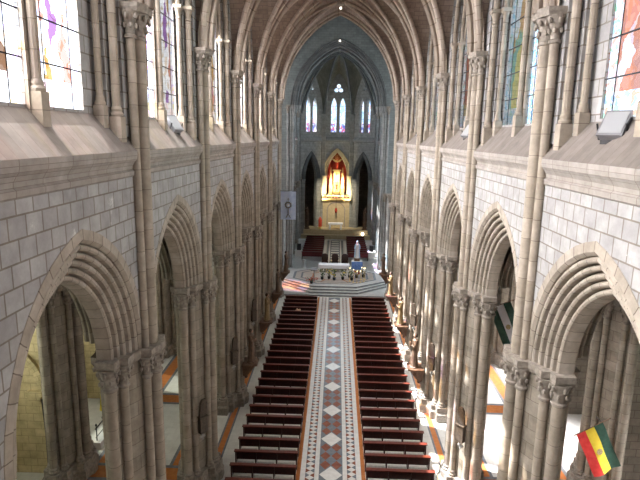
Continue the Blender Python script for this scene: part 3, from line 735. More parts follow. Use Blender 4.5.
ring(oc8(4.3), oc8(4.05), .688, 1); ring(oc8(3.5), oc8(3.3), .688, 1); ring(oc8(2.3), oc8(2.18), .688, 2)
for k in range(8):
    a, b = oc8(3.3)[k], oc8(2.3)[k]; dx = .06
    mb.face([(a[0]-dx,a[1],.689),(a[0]+dx,a[1],.689),(b[0]+dx,b[1],.689),(b[0]-dx,b[1],.689)], None, 2)
mb.build('inlaid_rings', [M['beige'], M['slate'], M['orange']], pl)
for z in range(4):      # dark nosing line under every step edge
    mb = MB()
    pts = [(-5.25,48.3),(5.25,48.3)] if z == 0 else octo(2.3-.05*(z-1), 48.75+.42*(z-1), 2.6-.1*(z-1))[1:5]
    for a, b in zip(pts[:-1], pts[1:]):
        mb.face([(a[0],a[1]-.012,.17*z+.10),(b[0],b[1]-.012,.17*z+.10),(b[0],b[1]-.012,.17*z+.155),(a[0],a[1]-.012,.17*z+.155)])
    mb.build('nosing', M['slate'], pl)
mb = MB(); mb.box(-6.0, 6.0, 57.9, 79, 0, .68); mb.build('chancel_floor', M['marble'], pl)
fb = MB()
rect(-1.62, 1.62, 58.1, 72.6, .684, 0); rect(-1.25, 1.25, 58.1, 72.6, .686, 3); rect(-.62,.62,58.1,72.6,.688,2)
for q in (-1,1): rect(min(q*.8,q*1.08), max(q*.8,q*1.08), 58.1, 72.6, .689, 2)
for k in range(10): rect(-.5,.5, 58.8+k*1.4, 59.5+k*1.4, .690, 3)
fb.build('inlaid_strip', fm, pl)
# sanctuary platform
mb = MB(); mb.prism([(-4.9,77.3),(-4.9,73.6),(4.9,73.6),(4.9,77.3)], .68, 1.25); mb.prism([(-4.6,77.3),(-4.6,74.2),(4.6,74.2),(4.6,77.3)], 1.25, 1.9)
o = mb.build('floor_sanctuary', M['tan']); tag(o, kind='structure')

# ------------------------------------------------------------------ pews
def make_pew(L=2.85):
    r = empty('wooden_pew')
    tilt = Matrix.Rotation(-.13, 4, 'X')
    mb = MB(); mb.box(-L/2, L/2, -.02, .02, .46, .86, 0, Matrix.Translation((0,-.02,.0)) @ tilt); mb.build('backrest', M['wood'], r)
    mb = MB(); mb.box(-L/2-.03, L/2+.03, -.12, .07, .86, .90); mb.box(-L/2-.03, L/2+.03, -.10, .05, .845, .86); mb.build('top_rail', M['wood_top'], r)
    mb = MB(); mb.box(-L/2, L/2, .04, .46, .41, .45); mb.box(-L/2, L/2, .43, .46, .36, .41); mb.build('seat', M['wood'], r)
    for x in (-L/2+.04, -L/6, L/6, L/2-.04):
        mb = MB(); pts = [(-.04,0),(.42,0),(.44,.06),(.36,.12),(.34,.3),(.40,.41),(.03,.41),(-.02,.5),(-.06,.86),(-.09,.86),(-.06,.4),(-.02,.12)]
        n = len(pts)
        for d in (-.028,.028): mb.face([(x+d, p[0], p[1]) for p in pts])
        for k in range(n):
            a, b = pts[k], pts[(k+1)%n]; mb.face([(x-.028,a[0],a[1]),(x+.028,a[0],a[1]),(x+.028,b[0],b[1]),(x-.028,b[0],b[1])])
        mb.build('leg', M['wood'], r)
    for k in range(3):      # folded-up padded kneelers between the legs
        x0, x1 = -L/2+.09+k*(L-.1)/3, -L/2+.09+(k+1)*(L-.1)/3-.10
        ol = [(x0,.10),(x1,.10)]+[(x1-.06+.06*math.cos(t), .34+.06*math.sin(t)) for t in (0,.52,1.05,1.57)]+[(x0+.06-.06*math.sin(t), .34+.06*math.cos(t)) for t in (0,.52,1.05,1.57)]
        mb = MB(); n = len(ol); q = .015; cx, cz = (x0+x1)/2, .25
        inn = [(cx+(p[0]-cx)*.97, cz+(p[1]-cz)*.9) for p in ol]
        mb.face([(p[0],-.125,p[1]) for p in inn]); mb.face([(p[0],-.05,p[1]) for p in ol])
        for j in range(n):
            A, Bq, c, d = ol[j], ol[(j+1)%n], inn[(j+1)%n], inn[j]
            mb.face([(A[0],-.05,A[1]),(Bq[0],-.05,Bq[1]),(Bq[0],-.10,Bq[1]),(A[0],-.10,A[1])]); mb.face([(A[0],-.10,A[1]),(Bq[0],-.10,Bq[1]),(c[0],-.125,c[1]),(d[0],-.125,d[1])])
        mb.build('kneeler', M['pad'], r)
    return r
pew = make_pew(); first = True; NR = 26
for s, nm in ((-1,'left'), (1,'right')):
    for k in range(NR):
        o = pew if first else copy_tree(pew); first = False
        o.location = (-2.92 if s < 0 else 3.05, 45.5-1.037*k+random.uniform(-.03,.03), 0); o.rotation_euler = (0,0,random.uniform(-.008,.008))
        if s > 0: o.scale = (1.03,1,1)
        row = 'front row at the altar steps' if k == 0 else ('row nearest the camera' if k == NR-1 else '%s row back from the altar steps' % ordn[k+1])
        tag(o, 'dark red-brown wooden pew in the %s block, %s' % (nm, row), 'pew', 'pews along the central aisle')
mb = MB(); mb.lathe([(.05,0),(.19,.03),(.22,.2),(.2,.38),(.1,.46),(.02,.48)], (0,0,0), 14, 0, 1.1, .8, None, .12, 5)
for a in range(3): mb.ball((.14*math.cos(a*2.1),.1*math.sin(a*2.1),.44), .09)
o = mb.build('cloth_bundle', M['straw']); o.location = (-2.95, 41.35+.27, .45); tag(o, 'peach coloured lumpy cloth bundle on a left pew near the altar', 'bundle')
mb = MB(); mb.box(-.14,.14,-.10,.10,0,.006); o = mb.build('paper_sheet', M['paper']); o.location = (3.05, 45.5-1.037*20-.025+.2, .455); tag(o, 'small white sheet of paper lying on a right hand pew', 'paper')

# ------------------------------------------------------------------ statues on consoles
def figure(mb, h, robe, mantle=None, hair=2, skin=1, item=None, m_item=3, veil=False):
    k = h/1.8
    pr = [(.27,0),(.26,.05),(.21,.4),(.185,.8),(.17,1.02),(.19,1.2),(.215,1.36),(.19,1.46),(.09,1.52),(.055,1.55),(.05,1.6)]
    mb.lathe([(r*k, z*k) for r, z in pr], (0,0,0), 24, robe, 1.05, .78, None, .05, 9)
    mb.ball((0,-.01*k,1.68*k), .095*k, skin, 12, 8, .9, 1, 1.25)
    mb.ball((0,-.105*k,1.665*k), .018*k, skin, 6, 4); 
    for q in (-1,1): mb.ball((q*.034*k,-.088*k,1.70*k), .011*k, hair, 6, 4)
    mb.ball((0,.018*k,1.71*k), .105*k, robe if veil and mantle is None else (mantle if veil else hair), 12, 8, .98, .98, 1.15 if not veil else 1.3)
    if mantle is not None:
        P = []; n = 14
        for z, r in ((0.08,.31),(.5,.27),(1.0,.235),(1.3,.25),(1.46,.22),(1.53,.12),(1.6,.11)):
            P.append([(r*k*1.06*math.cos(a), r*k*.85*math.sin(a)+.015, z*k) for a in [(-.28+1.56*j/n)*PI for j in range(n+1)]])
        mb.grid(P, None, mantle)
    for q in (-1, 1):
        sh = Vector((q*.19*k, 0, 1.40*k)); el = Vector((q*.25*k, -.06*k, 1.12*k)); ha = Vector((q*(.05 if item != 'open' else .26)*k, (-.22 if item != 'open' else -.2)*k, (1.2 if item != 'open' else 1.0)*k))
        mb.tube([sh, sh.lerp(el,.5)+Vector((q*.02*k,0,0)), el, el.lerp(ha,.5), ha], [.075*k,.08*k,.075*k,.07*k,.055*k], 8, mantle if mantle is not None else robe)
        mb.ball(tuple(ha+Vector((0,-.03*k,.02*k))), .04*k, skin, 8, 5, .8, 1, 1.2)
    if item == 'cross':
        mb.tube([(-.12*k,-.28*k,.55*k),(.26*k,-.16*k,1.75*k)], .026*k, 6, m_item); mb.tube([(.06*k,-.2*k,1.58*k),(.36*k,-.18*k,1.36*k)], .026*k, 6, m_item)
    if item == 'book': mb.box(-.1*k,.1*k,-.3*k,-.25*k,1.1*k,1.34*k, m_item)
    if item == 'staff': mb.tube([(.3*k,-.16*k,.02*k),(.3*k,-.18*k,1.8*k)], .02*k, 6, m_item)
def statue(loc, rz, h, mats, item, label, mantle=None, veil=False, name='saint_statue', cat='statue', group=None, plinth=.07):
    r = empty(name, loc, rz, label, cat, group)
    mb = MB(); figure(mb, h, 0, mantle, item=item, veil=veil); mb.xform(Matrix.Translation((0,0,plinth))); mb.build('figure', mats, r)
    mb = MB(); mb.lathe([(.34,0),(.34,plinth*.6),(.30,plinth)], (0,0,0), 8, 0, 1, .85); mb.build('base', M['brown'], r)
    return r
def console(loc, rz, label):
    r = empty('wall_console', loc, rz, label, 'bracket', 'carved consoles on the nave piers')
    mb = MB(); mb.prism(poly_sym([(-.42,.42),(-.1,.56),(.42,.56)]), -.10, 0); mb.build('shelf', M['brown'], r)
    mb = MB(); mb.prism(poly_sym([(.2,.1),(.3,.12),(.42,.12)]), -.85, -.1, 0, poly_sym([(-.36,.28),(-.08,.4),(.42,.4)])); mb.ball((.26,0,-.9), .11); mb.build('corbel_body', M['brown'], r)
    return r
robes = {(-1,3):('robe_b','staff'), (-1,4):('robe_o','cross'), (-1,5):('robe_b','book'), (-1,6):('robe_b','staff'), (1,3):('robe_b','book'), (1,4):('robe_o','cross'), (1,5):('robe_o','book'), (1,6):('robe_b','staff')}
for (s, k), (rb, it) in robes.items():
    y = PIERS[k]; nm = 'left' if s < 0 else 'right'; zc = 2.45
    col = 'ochre robed' if rb == 'robe_o' else 'brown robed'
    console((s*4.62, y, zc), 0 if s > 0 else PI, 'brown carved console under a saint, %s nave pier, %s from near end' % (nm, ordn[k]))
    statue((s*4.58, y, zc), PI/2*(-1 if s > 0 else 1), 1.85, [M[rb], M['skin'], M['hair'], M['brown']], it,
           '%s saint with a %s on the %s nave pier, %s from near end' % (col, it, nm, ordn[k]), mantle=None, group='saints on the nave piers')

# station plaques on the piers (relief board, box, white cross)
def plaque(loc, rz, label):
    r = empty('station_plaque', loc, rz, label, 'wall plaque', 'station plaques on the nave piers')
    mb = MB(); pts = [(-.16,-.3),(.16,-.3),(.16,.36),(.09,.5),(-.09,.5),(-.16,.36)]
    n = len(pts); P = Matrix.Rotation(.12, 4, 'X')
    mb.face([P @ Vector((p[0],-.10,p[1]+.55)) for p in pts]); mb.face([P @ Vector((p[0],0,p[1]+.55)) for p in pts])
    for k in range(n):
        a, b = pts[k], pts[(k+1)%n]; mb.face([P @ Vector((a[0],-.10,a[1]+.55)), P @ Vector((b[0],-.10,b[1]+.55)), P @ Vector((b[0],0,b[1]+.55)), P @ Vector((a[0],0,a[1]+.55))])
    mb.build('relief_board', M['plaque'], r)
    mb = MB(); mb.box(-.17,.17,-.18,.02,-.5,.22); mb.box(-.2,.2,-.21,.02,.2,.25); mb.build('box', M['plaque'], r)
    mb = MB(); mb.box(-.035,.035,-.05,0,-.86,-.56); mb.box(-.13,.13,-.05,0,-.75,-.68); mb.build('cross', M['marble'], r)
    return r
for s, nm in ((-1,'left'), (1,'right')):
    for k in (2, 3, 4):
        a = math.atan2(.34, .31)
        plaque((s*5.40, PIERS[k]-.98, 3.25), -s*.85, 'dark plaque with white cross, %s nave pier, %s from near end' % (nm, ordn[k]))

# ------------------------------------------------------------------ flags, banner
def flag(name, loc, rz, roll, w, h, stripes, label, pole=True):
    r = empty(name, loc, rz, label, 'flag')
    mb = MB(); n = 18; nz = 14; L = len(stripes)
    for k in range(L):
        P = []
        for i in range(7):
            u = (k+i/6)/L; row = []
            for j in range(nz+1):
                v = j/nz; row.append((w*(u-.5), -.12+.07*math.sin(u*7+v*3)*v+.03*math.sin(v*9+u*3), -h*v))
            P.append(row)
        mb.grid(P, None, k)
    R = Matrix.Rotation(roll, 4, 'Y'); mb.xform(R)
    c = mb.build('cloth', [M[x] for x in stripes], r)
    mb = MB(); mb.lathe([(.001,-.0),(.17*w/1.6,0),(.17*w/1.6,.012),(.001,.012)], (0,0,0), 14, 0, 1, 1.15); mb.xform(R @ Matrix.Translation((0,-.165,-h*.52)) @ Matrix.Rotation(PI/2, 4, 'X')); mb.build('emblem', M['emblem'], c)
    if pole:
        mb = MB(); e = R @ Vector((w*.5, -.1, 0)); b = R @ Vector((-w*.5, -.1, 0)); d = (e-b).normalized()
        mb.tube([b-d*.1, e+d*.35], .02, 6); mb.build('pole', M['brown'], r)
        mb = MB(); mb.tube([e, e+Vector((.1,.55,-.1))], .018, 6); mb.build('bracket', M['lead'], r)
    return r
flag('flag', (10.06, 19.2, 4.02), .1, -.47, 1.12, 2.12, ['f_red','f_yel','f_grn'], 'red yellow and green flag with a small emblem hanging on the nearest right aisle pier')
flag('flag', (6.95, 21.5, 8.2), -.1, -.42, .92, 1.95, ['f_grn','f_wht','f_grn'], 'dark green and white flag hanging behind the second right nave pier')
flag('flag', (-10.62, 22.9, 3.3), .3, .12, .55, 1.3, ['f_yel','f_grn'], 'yellow and dark flag hanging in the left aisle behind the nearest arch', False)
# hanging banner with a monstrance
r = empty('hanging_banner', (-4.32, 47.35, 10.1), 0, 'pale blue vertical banner with a monstrance picture hanging on the last left nave pier', 'banner')
mb = MB(); P = [[(-.69+1.38*i/8, .03*math.sin(i*.9), -2.6*j/8) for j in range(9)] for i in range(9)]; mb.grid(P, None)
bc = mb.build('cloth', mottled('pale blue banner', (.40,.50,.72), (.56,.64,.80), 2.5, .8), r)
mb = MB(); mb.tube([(-.75,0,0),(.75,0,0)], .03, 6); mb.build('rod', M['lead'], r)
mb = MB()
for k in range(12):
    a = PI*k/6; mb.box(.18,.36,-.055,-.045,-.02,.02, 0, Matrix.Translation((0,0,-1.25)) @ Matrix.Rotation(a, 4, 'Y'))
mb.xform(Matrix.Identity(4)); mb.tube([(.24*math.cos(a*PI/10),-.05,-1.25+.24*math.sin(a*PI/10)) for a in range(21)], .06, 5, 0)
mb.tube([(0,-.05,-1.5),(0,-.05,-2.1)], .045, 6); mb.tube([(-.2,-.05,-2.42),(0,-.05,-2.05),(.2,-.05,-2.42)], .05, 6); mb.tube([(0,-.05,-.95),(0,-.05,-.6)], .025, 5); mb.tube([(-.1,-.05,-.72),(.1,-.05,-.72)], .025, 5)
mb.build('monstrance_motif', mottled('dull grey gold print', (.10,.10,.10), (.2,.18,.14), 9, .8), bc)
mb = MB(); mb.ball((0,-.05,-1.25), .11, 0, 10, 6, 1, .2); mb.build('host_motif', M['bwhite'], bc)

# ------------------------------------------------------------------ altar group on the platform (z .68)
ZP = .68
r = empty('main_altar', (-.08, 55.4, ZP), 0, 'long main altar with a white cloth standing in the middle of the octagonal platform', 'altar')
mb = MB(); mb.box(-1.5,1.5,-.35,.35,0,.12); mb.box(-1.3,1.3,-.28,.28,.12,.72); mb.box(-1.62,1.62,-.46,.46,.72,.80); mb.build('table', M['beige'], r)
r = MB(); n = 10
prof = [(-.50,.42),(-.51,.6),(-.49,.79),(-.44,.815),(.44,.815),(.49,.79),(.50,.6)]
r.grid([[(-1.66+3.32*i/16, p[0]+(.012*math.sin(i*2.1) if j in (0,1,6) else 0), p[1]+ZP) for j, p in enumerate(prof)] for i in range(17)], None)
o = r.build('altar_cloth', M['cloth']); o.location = (-.08,55.4,0); tag(o, 'white cloth draped over the long main altar', 'altar cloth')
def bouquet(loc, label, cols, h=.8, rad=.3, nfl=22, pot='black'):
    r = empty('flower_arrangement', loc, 0, label, 'flowers', 'flower arrangements before the altar')
    mb = MB(); mb.lathe([(.10,0),(.14,.05),(.16,.28),(.14,.3)], (0,0,0), 12); mb.build('vase', M[pot], r)
    mb = MB()
    for k in range(34):
        a = random.uniform(0,2*PI); q = random.random()**.6; z = .3+(h-.35)*random.random(); rr = rad*q*(.5+.5*math.sin(PI*min(1,(z-.2)/h)))
        c = Vector((rr*math.cos(a), rr*math.sin(a), z)); t = Vector((math.cos(a)*.12, math.sin(a)*.12, .08)); p = Vector((-t.y, t.x, 0))*.35
        mb.face([c-t, c+p, c+t*1.1, c-p])
        if k < 10: mb.tube([(0,0,.25), c], .008, 4)
    mb.build('foliage', M['leaf'], r)
    for k in range(nfl):
        a = random.uniform(0,2*PI); z = .38+(h-.42)*random.random(); rr = rad*(.35+.75*random.random())*math.sin(PI*min(.92,.25+.6*(z-.3)/h))
        mb = MB(); mb.ball((rr*math.cos(a), rr*math.sin(a), z), random.uniform(.04,.065), 0, 7, 5); mb.build('bloom', M[cols[k % len(cols)]], r)
for x, y, cols, lb, h in ((-1.25,52.0,['leaf','wpetal'],'dark green plant with few white blooms before the left end of the altar',.95), (-.55,52.3,['yellow','wpetal'],'narrow yellow bouquet left of centre before the altar',.95),
        (-.02,51.8,['yellow','yellow','wpetal','leaf'],'wide yellow bouquet in the middle before the altar',.95), (.85,52.1,['yellow','wpetal','leaf'],'green and white bouquet before the right end of the altar',.9),
        (1.55,53.0,['wpetal'],'white bouquet beside the candles right of the altar',1.0), (2.3,52.9,['pink','pink','yellow'],'orange and red bouquet below the white madonna',.75),
        (1.75,51.9,['leaf','wpetal'],'leafy plant with white blooms among the left candle stands',.9), (3.0,53.2,['leaf','wpetal'],'leafy plant with white blooms behind the right candle stands',.95),
        (-2.25,50.35,['pink'],'low heap of red flowers at the foot of the lectern',.5)):
    bouquet((x,y,ZP), lb, cols, h*1.15, .33 if h > .6 else .6)
cand = [(1.55,51.5),(1.9,51.2),(2.25,51.0),(2.6,51.2),(2.95,51.5),(3.1,52.2),(2.75,52.2)]
for k, (x, y) in enumerate(cand):
    r = empty('candle_stand', (x,y,ZP), 0, 'slim gilt stand with a lit white candle right of the altar, %s from the left' % ordn[k+1], 'candle', 'candle stands right of the altar')
    hh = random.uniform(.75,1.2)
    mb = MB(); mb.lathe([(.13,0),(.13,.02),(.03,.06),(.018,.1),(.018,hh-.04),(.06,hh-.02),(.06,hh)], (0,0,0), 10); mb.build('stand', M['gold'], r)
    mb = MB(); mb.lathe([(.05,hh),(.05,hh+.24)], (0,0,0), 8); mb.build('candle', M['bwhite'], r)
    mb = MB(); mb.lathe([(.004,hh+.24),(.035,hh+.26),(.02,hh+.30),(.002,hh+.32)], (0,0,0), 6); mb.build('flame', M['flame'], r)
# chairs behind the altar
def chair():
    r = empty('celebrant_chair')
    mb = MB(); pts = [(-.36,.42),(.36,.42),(.36,1.25)]+[(.36*math.cos(t), 1.25+.22*math.sin(t)) for t in [PI*k/8 for k in range(9)]]
    for d in (.30,.38): mb.face([(p[0],d,p[1]) for p in pts])
    for k in range(len(pts)):
        a, b = pts[k], pts[(k+1)%len(pts)]; mb.face([(a[0],.30,a[1]),(b[0],.30,b[1]),(b[0],.38,b[1]),(a[0],.38,a[1])])
    mb.build('backrest', M['wood'], r)
    mb = MB(); mb.box(-.25,.25,.285,.30,.6,1.2); mb.build('back_pad', M['hair'], r)
    mb = MB(); mb.box(-.36,.36,-.32,.32,.40,.48); mb.build('seat', M['wood'], r)
    for x in (-.32,.32):
        for y in (-.28,.33): mb = MB(); mb.box(x-.035,x+.035,y-.035,y+.035,0,.42); mb.build('leg', M['wood'], r)
        mb = MB(); mb.box(x-.04,x+.04,-.32,.32,.68,.73); mb.box(x-.03,x+.03,-.3,-.24,.48,.68); mb.build('armrest', M['wood'], r)
    return r
ch = chair()
for k, (x, lb) in enumerate(((-1.12,'left of the three'), (0.02,'middle of the three'), (1.12,'right of the three'))):
    o = ch if k == 0 else copy_tree(ch); o.location = (x, 57.3, ZP); tag(o, 'dark wooden high-backed chair behind the altar, %s' % lb, 'chair', 'chairs behind the altar')
# madonna on a blue draped pedestal
r = empty('pedestal', (2.42, 56.3, ZP), 0, 'pedestal draped with a blue cloth under the white madonna', 'pedestal')
mb = MB(); mb.box(-.5,.5,-.4,.4,0,.95); mb.box(-.58,.58,-.48,.48,.95,1.03); mb.build('block', M['bwhite'], r)
mb = MB(); mb.grid([[(-.6+1.2*i/10, -.50-.02*math.sin(i*2.0), z) for z in (.15,.55,1.035)] for i in range(11)], None); mb.build('drape', M['blue'], r)
mb = MB(); mb.box(-.3,.3,-.3,.3,1.03,1.28); mb.build('top_block', M['brown'], r)
statue((2.42,56.3,ZP+1.28), 0, 1.85, [M['robe_w'], M['skin'], M['hair'], M['brown'], M['robe_u']], 'open', 'white and pale blue madonna statue with lowered hands right of the altar', mantle=4, veil=True, name='madonna_statue')
# lectern, pedestal, kneelers etc
r = empty('lectern', (-2.05,51.4,ZP), 0, 'thin grey metal lectern stand left of the altar', 'lectern')
mb = MB(); mb.lathe([(.25,0),(.25,.03),(.06,.06),(.05,1.15)], (0,0,0), 12); mb.build('stand', M['grey_metal'], r)
mb = MB(); mb.box(-.32,.32,-.22,.22,-.02,.02,0, Matrix.Translation((0,0,1.2)) @ Matrix.Rotation(.45,4,'X')); mb.build('book_rest', M['grey_metal'], r)
mb = MB(); mb.lathe([(.26,0),(.26,.08),(.18,.12),(.16,.8),(.24,.88),(.24,.95)], (0,0,0), 8); o = mb.build('stone_pedestal', M['marble']); o.location = (-3.4,56.6,ZP); tag(o, 'short grey stone pedestal at the left rear of the platform', 'pedestal')

# ------------------------------------------------------------------ chancel stalls
def stall():
    r = empty('choir_bench')
    mb = MB(); mb.box(-1.2,1.2,-.05,.03,.45,.94); mb.build('backrest', M['maroon'], r)
    mb = MB(); mb.box(-1.22,1.22,-.10,.06,.94,.99); mb.build('top_rail', M['wood'], r)
    mb = MB(); mb.box(-1.2,1.2,.03,.48,.38,.46); mb.build('seat', M['maroon'], r)
    for x in (-1.17,1.17): mb = MB(); mb.box(x-.035,x+.035,-.06,.5,0,.62); mb.build('end_panel', M['wood'], r)
    return r
stl = stall(); first = True
for s, nm in ((-1,'left'), (1,'right')):
    for k in range(9):
        o = stl if first else copy_tree(stl); first = False
        o.location = (s*2.70, 60.6+k*1.28, ZP); tag(o, 'maroon choir bench in the %s chancel block, %s from the altar' % (nm, 'nearest' if k == 0 else ordn[k+1]+' row'), 'bench', 'maroon choir benches')
for s, nm in ((-1,'left'), (1,'right')):
    mb = MB(); mb.box(-1.25,1.25,-.08,.08,0,.62); mb.box(-1.3,1.3,-.12,.12,.62,.7); o = mb.build('low_partition', M['tan']); o.location = (s*2.72, 72.9, ZP); tag(o, 'low cream partition behind the %s choir benches' % nm, 'partition')
    for y, h, lab in ((68.6,.8,'at the far end of the'), (62.6,.66,'at the near end of the')):
        mb = MB(); mb.box(-.42,.42,-.42,.42,0,h); mb.box(-.46,.46,-.46,.46,h,h+.06); o = mb.build('white_block', M['bwhite']); o.location = (s*4.42,y,ZP); tag(o, 'white painted block %s %s choir benches' % (lab, nm), 'block')
    r = empty('loudspeaker', (s*4.38,62.6,ZP+.72), 0, 'black loudspeaker standing on the white block at the %s side of the chancel' % nm, 'speaker')
    mb = MB(); mb.box(-.24,.24,-.2,.2,0,.75); mb.build('cabinet', M['black'], r)
    mb = MB(); mb.lathe([(.02,0),(.15,.01),(.17,.03)], (0,0,0), 12); mb.xform(Matrix.Translation((0,-.2,.27)) @ Matrix.Rotation(PI/2,4,'X')); mb.build('cone', M['lead'], r)
    statue((s*4.15,74.9,1.9+1.3), 0, 1.8, [M['robe_b'], M['skin'], M['hair'], M['brown']], 'staff', 'brown saint statue on a tall pedestal at the %s side of the sanctuary' % nm)
    r = MB(); r.lathe([(.4,0),(.4,.12),(.28,.2),(.26,1.1),(.38,1.22),(.38,1.3)], (0,0,0), 8); o = r.build('statue_pedestal', M['brown']); o.location = (s*4.15,74.9,1.9); tag(o, 'tall brown pedestal under the saint at the %s side of the sanctuary' % nm, 'pedestal')
mb = MB(); mb.ball((0,0,.22), .2, 0, 12, 8); mb.lathe([(.1,0),(.06,.04)], (0,0,0), 10)
o = mb.build('globe_lamp', M['lamp']); o.location = (3.85,73.85,1.25); tag(o, 'small white glowing globe lamp on the right of the sanctuary step', 'lamp')

# ------------------------------------------------------------------ sanctuary: altar table, panel, shrine
r = empty('altar_table', (-.02,74.9,1.9), 0, 'pale altar table on the raised sanctuary below the arched panel', 'table')
mb = MB(); mb.box(-1.05,1.05,-.4,.4,.70,.92); mb.build('tabletop', M['cloth'], r)
for x in (-.8,.8): mb = MB(); mb.box(x-.14,x+.14,-.28,.28,0,.70); mb.build('leg', M['cloth'], r)
r = empty('red_candle_tower', (-2.24,75.0,1.9), 0, 'red glowing candle tower left of the sanctuary altar table', 'candle')
mb = MB(); mb.lathe([(.3,0),(.3,.06),(.22,.1),(.22,.3)], (0,0,0), 10); mb.build('foot', M['gold'], r)
mb = MB(); mb.lathe([(.22,.3),(.26,.5),(.24,1.0),(.27,1.3),(.16,1.55),(.05,1.75)], (0,0,0), 12, 0,1,1,None,.08,6); mb.build('glass', M['redlamp'], r)
r = empty('hanging_lamp', (.0,75.9,4.6), 0, 'dark red sanctuary lamp hanging before the arched tan panel', 'lamp')
mb = MB(); mb.lathe([(.03,-.55),(.14,-.4),(.2,-.1),(.14,.12),(.05,.3)], (0,0,0), 12); mb.build('bowl', M['red'], r)
mb = MB(); mb.tube([(0,0,.3),(0,0,1.75)], .02, 5); mb.build('chain', M['lead'], r)
# arched tan panel
r = empty('stone_reredos', (0,77.2,1.9), 0, 'arched tan stone reredos behind the sanctuary table, under the gilt shrine', 'panel')
mb = MB(); mb.box(-1.95,1.95,-.42,0,0,4.1); mb.build('slab', M['tan'], r)
mb = MB(); sweep_arch(mb, [(0,-.42),(0,-.5),(.14,-.5),(.14,-.42)], 1.35, 1.2, lambda u,z,d: (u, d, 2.5+z))
for q in (-1,1): mb.box(q*1.28-.07,q*1.28+.07,-.5,-.42,0,2.5)
mb.build('arch_frame', M['beige'], r)
mb = MB(); mb.box(-2.1,2.1,-1.25,0,4.1,4.32); mb.box(-2.0,2.0,-1.0,0,3.95,4.1); mb.build('gilt_shelf', M['gold'], r)
# niche behind the shrine
mb = MB(); mb.box(-1.9,1.9,78.6,78.8,6.2,13.2); mb.box(-1.75,-1.5,77.6,78.7,6.2,13.2); mb.box(1.5,1.75,77.6,78.7,6.2,13.2); mb.box(-1.75,1.75,77.6,78.7,6.3,6.5); mb.box(-1.75,1.75,77.6,78.7,13.0,13.2)
o = mb.build('wall_niche', M['red']); tag(o, kind='structure')
r = empty('gilt_shrine', (0,76.6,6.22), 0, 'brightly lit gilt shrine with two spires in the red arched apse niche', 'shrine')
mb = MB()
mb.box(-2.05,2.05,-.35,.35,0,.45); mb.box(-2.05,-1.5,-.2,.35,.45,3.0); mb.box(1.5,2.05,-.2,.35,.45,3.0)
for q in (-1,1): mb.box(q*1.78-.33,q*1.78+.33,-.28,.38,3.0,3.18)
mb.build('gilt_base', mottled('pale gilt', (.72,.58,.32),(.82,.70,.45), 10, .45, .2), r)
for q in (-1,1):
    mb = MB(); mb.box(q*.85-.27,q*.85+.27,-.3,.3,.45,1.5); mb.prism([(q*.85-.27,-.3),(q*.85+.27,-.3),(q*.85+.27,.3),(q*.85-.27,.3)], 1.5, 4.4, 0, [(q*.85-.03,.08),(q*.85+.03,.08),(q*.85+.03,.12),(q*.85-.03,.12)])
    for z in (2.5,3.0,3.5):
        w = .27*(4.4-z)/2.9
        for a in (-1,1): mb.ball((q*.85+a*w, -.1, z+.05), .06, 0, 6, 4)
    mb.build('spire', M['gold'], r)
mb = MB(); mb.box(-.45,.45,.3,.6,.55,3.9); mb.box(-.62,.62,.1,.6,3.9,4.05); mb.box(-.5,.5,.05,.6,2.25,2.4); mb.build('tabernacle', M['gold'], r)
mb = MB(); figure(mb, 1.1, 0); mb.xform(Matrix.Translation((0,.15,2.4))); mb.build('figure', [M['robe_w'], M['skin'], M['hair']], r)
mb = MB(); figure(mb, .9, 0); mb.xform(Matrix.Translation((0,.15,1.2))); mb.build('figure', [M['red'], M['skin'], M['hair']], r)
mb = MB(); mb.lathe([(.02,-.3),(.12,-.1),(.1,.12),(.03,.2)], (0,1.5,5.3), 8)
for q in (-1,1):
    mb.face([(q*.05,1.5,5.25),(q*.55,1.45,5.6),(q*.75,1.42,5.5),(q*.4,1.48,5.15),(q*.1,1.5,5.05)]); mb.face([(q*.05,1.6,5.25),(q*.55,1.55,5.6),(q*.75,1.5,5.5),(q*.4,1.58,5.15),(q*.1,1.6,5.05)])
for k in range(7): a = PI*(.2+.1*k); mb.tube([(.2*math.cos(a),1.6,5.3+.2*math.sin(a)),(.5*math.cos(a),1.6,5.3+.9*math.sin(a))], .02, 4)
mb.build('dove', M['gold'], r)
for k in range(9):
    x = -1.7+k*.425; mb = MB()
    for j in range(7): mb.ball((random.uniform(-.14,.14), random.uniform(-.03,.03), random.uniform(.06,.2)), .06, j % 2, 6, 4)
    o = mb.build('shelf_posy', [M['pink'], M['leaf']]); o.location = (x, 76.1, 6.22); tag(o, 'small red flower posy on the gilt shelf under the shrine, %s from the left' % ordn[k+1], 'flowers', 'posies under the shrine')

# ------------------------------------------------------------------ floodlights on the sills, hanging lamps
def floodlight(loc, rz, label):
    r = empty('floodlight', loc, rz, label, 'floodlight', 'floodlights on the window sills')
    T = Matrix.Rotation(-.62, 4, 'X')
    mb = MB(); mb.prism([(-.26,-.11),(.26,-.11),(.2,.13),(-.2,.13)], 0, .62); mb.xform(T); mb.build('housing', M['grey_metal'], r)
    mb = MB(); mb.box(-.22,.22,-.122,-.108,.05,.57); mb.xform(T); mb.build('lens', M['glassface'], r)
    mb = MB(); mb.tube([(-.29,0,.3),(-.29,.12,-.02),(.29,.12,-.02),(.29,0,.3)], .022, 6); mb.build('yoke', M['black'], r)
    mb = MB(); mb.box(-.22,.22,.05,.4,-.12,.0); mb.build('ballast_box', M['black'], r)
    return r
for s, y, rz, lb in ((1,11.15,-.9,'grey floodlight on the nearest sloping sill of the right wall, under the tall stained glass'), (1,23.6,-1.2,'floodlight on the third sloping sill of the right wall'), (1,37.4,-1.2,'far floodlight on the right wall sill near the crossing'), (-1,18.5,1.2,'dark floodlight on the second sloping sill of the left wall')):
    x = 5.55; floodlight((s*x, y, slope(x)+.10), rz, lb)
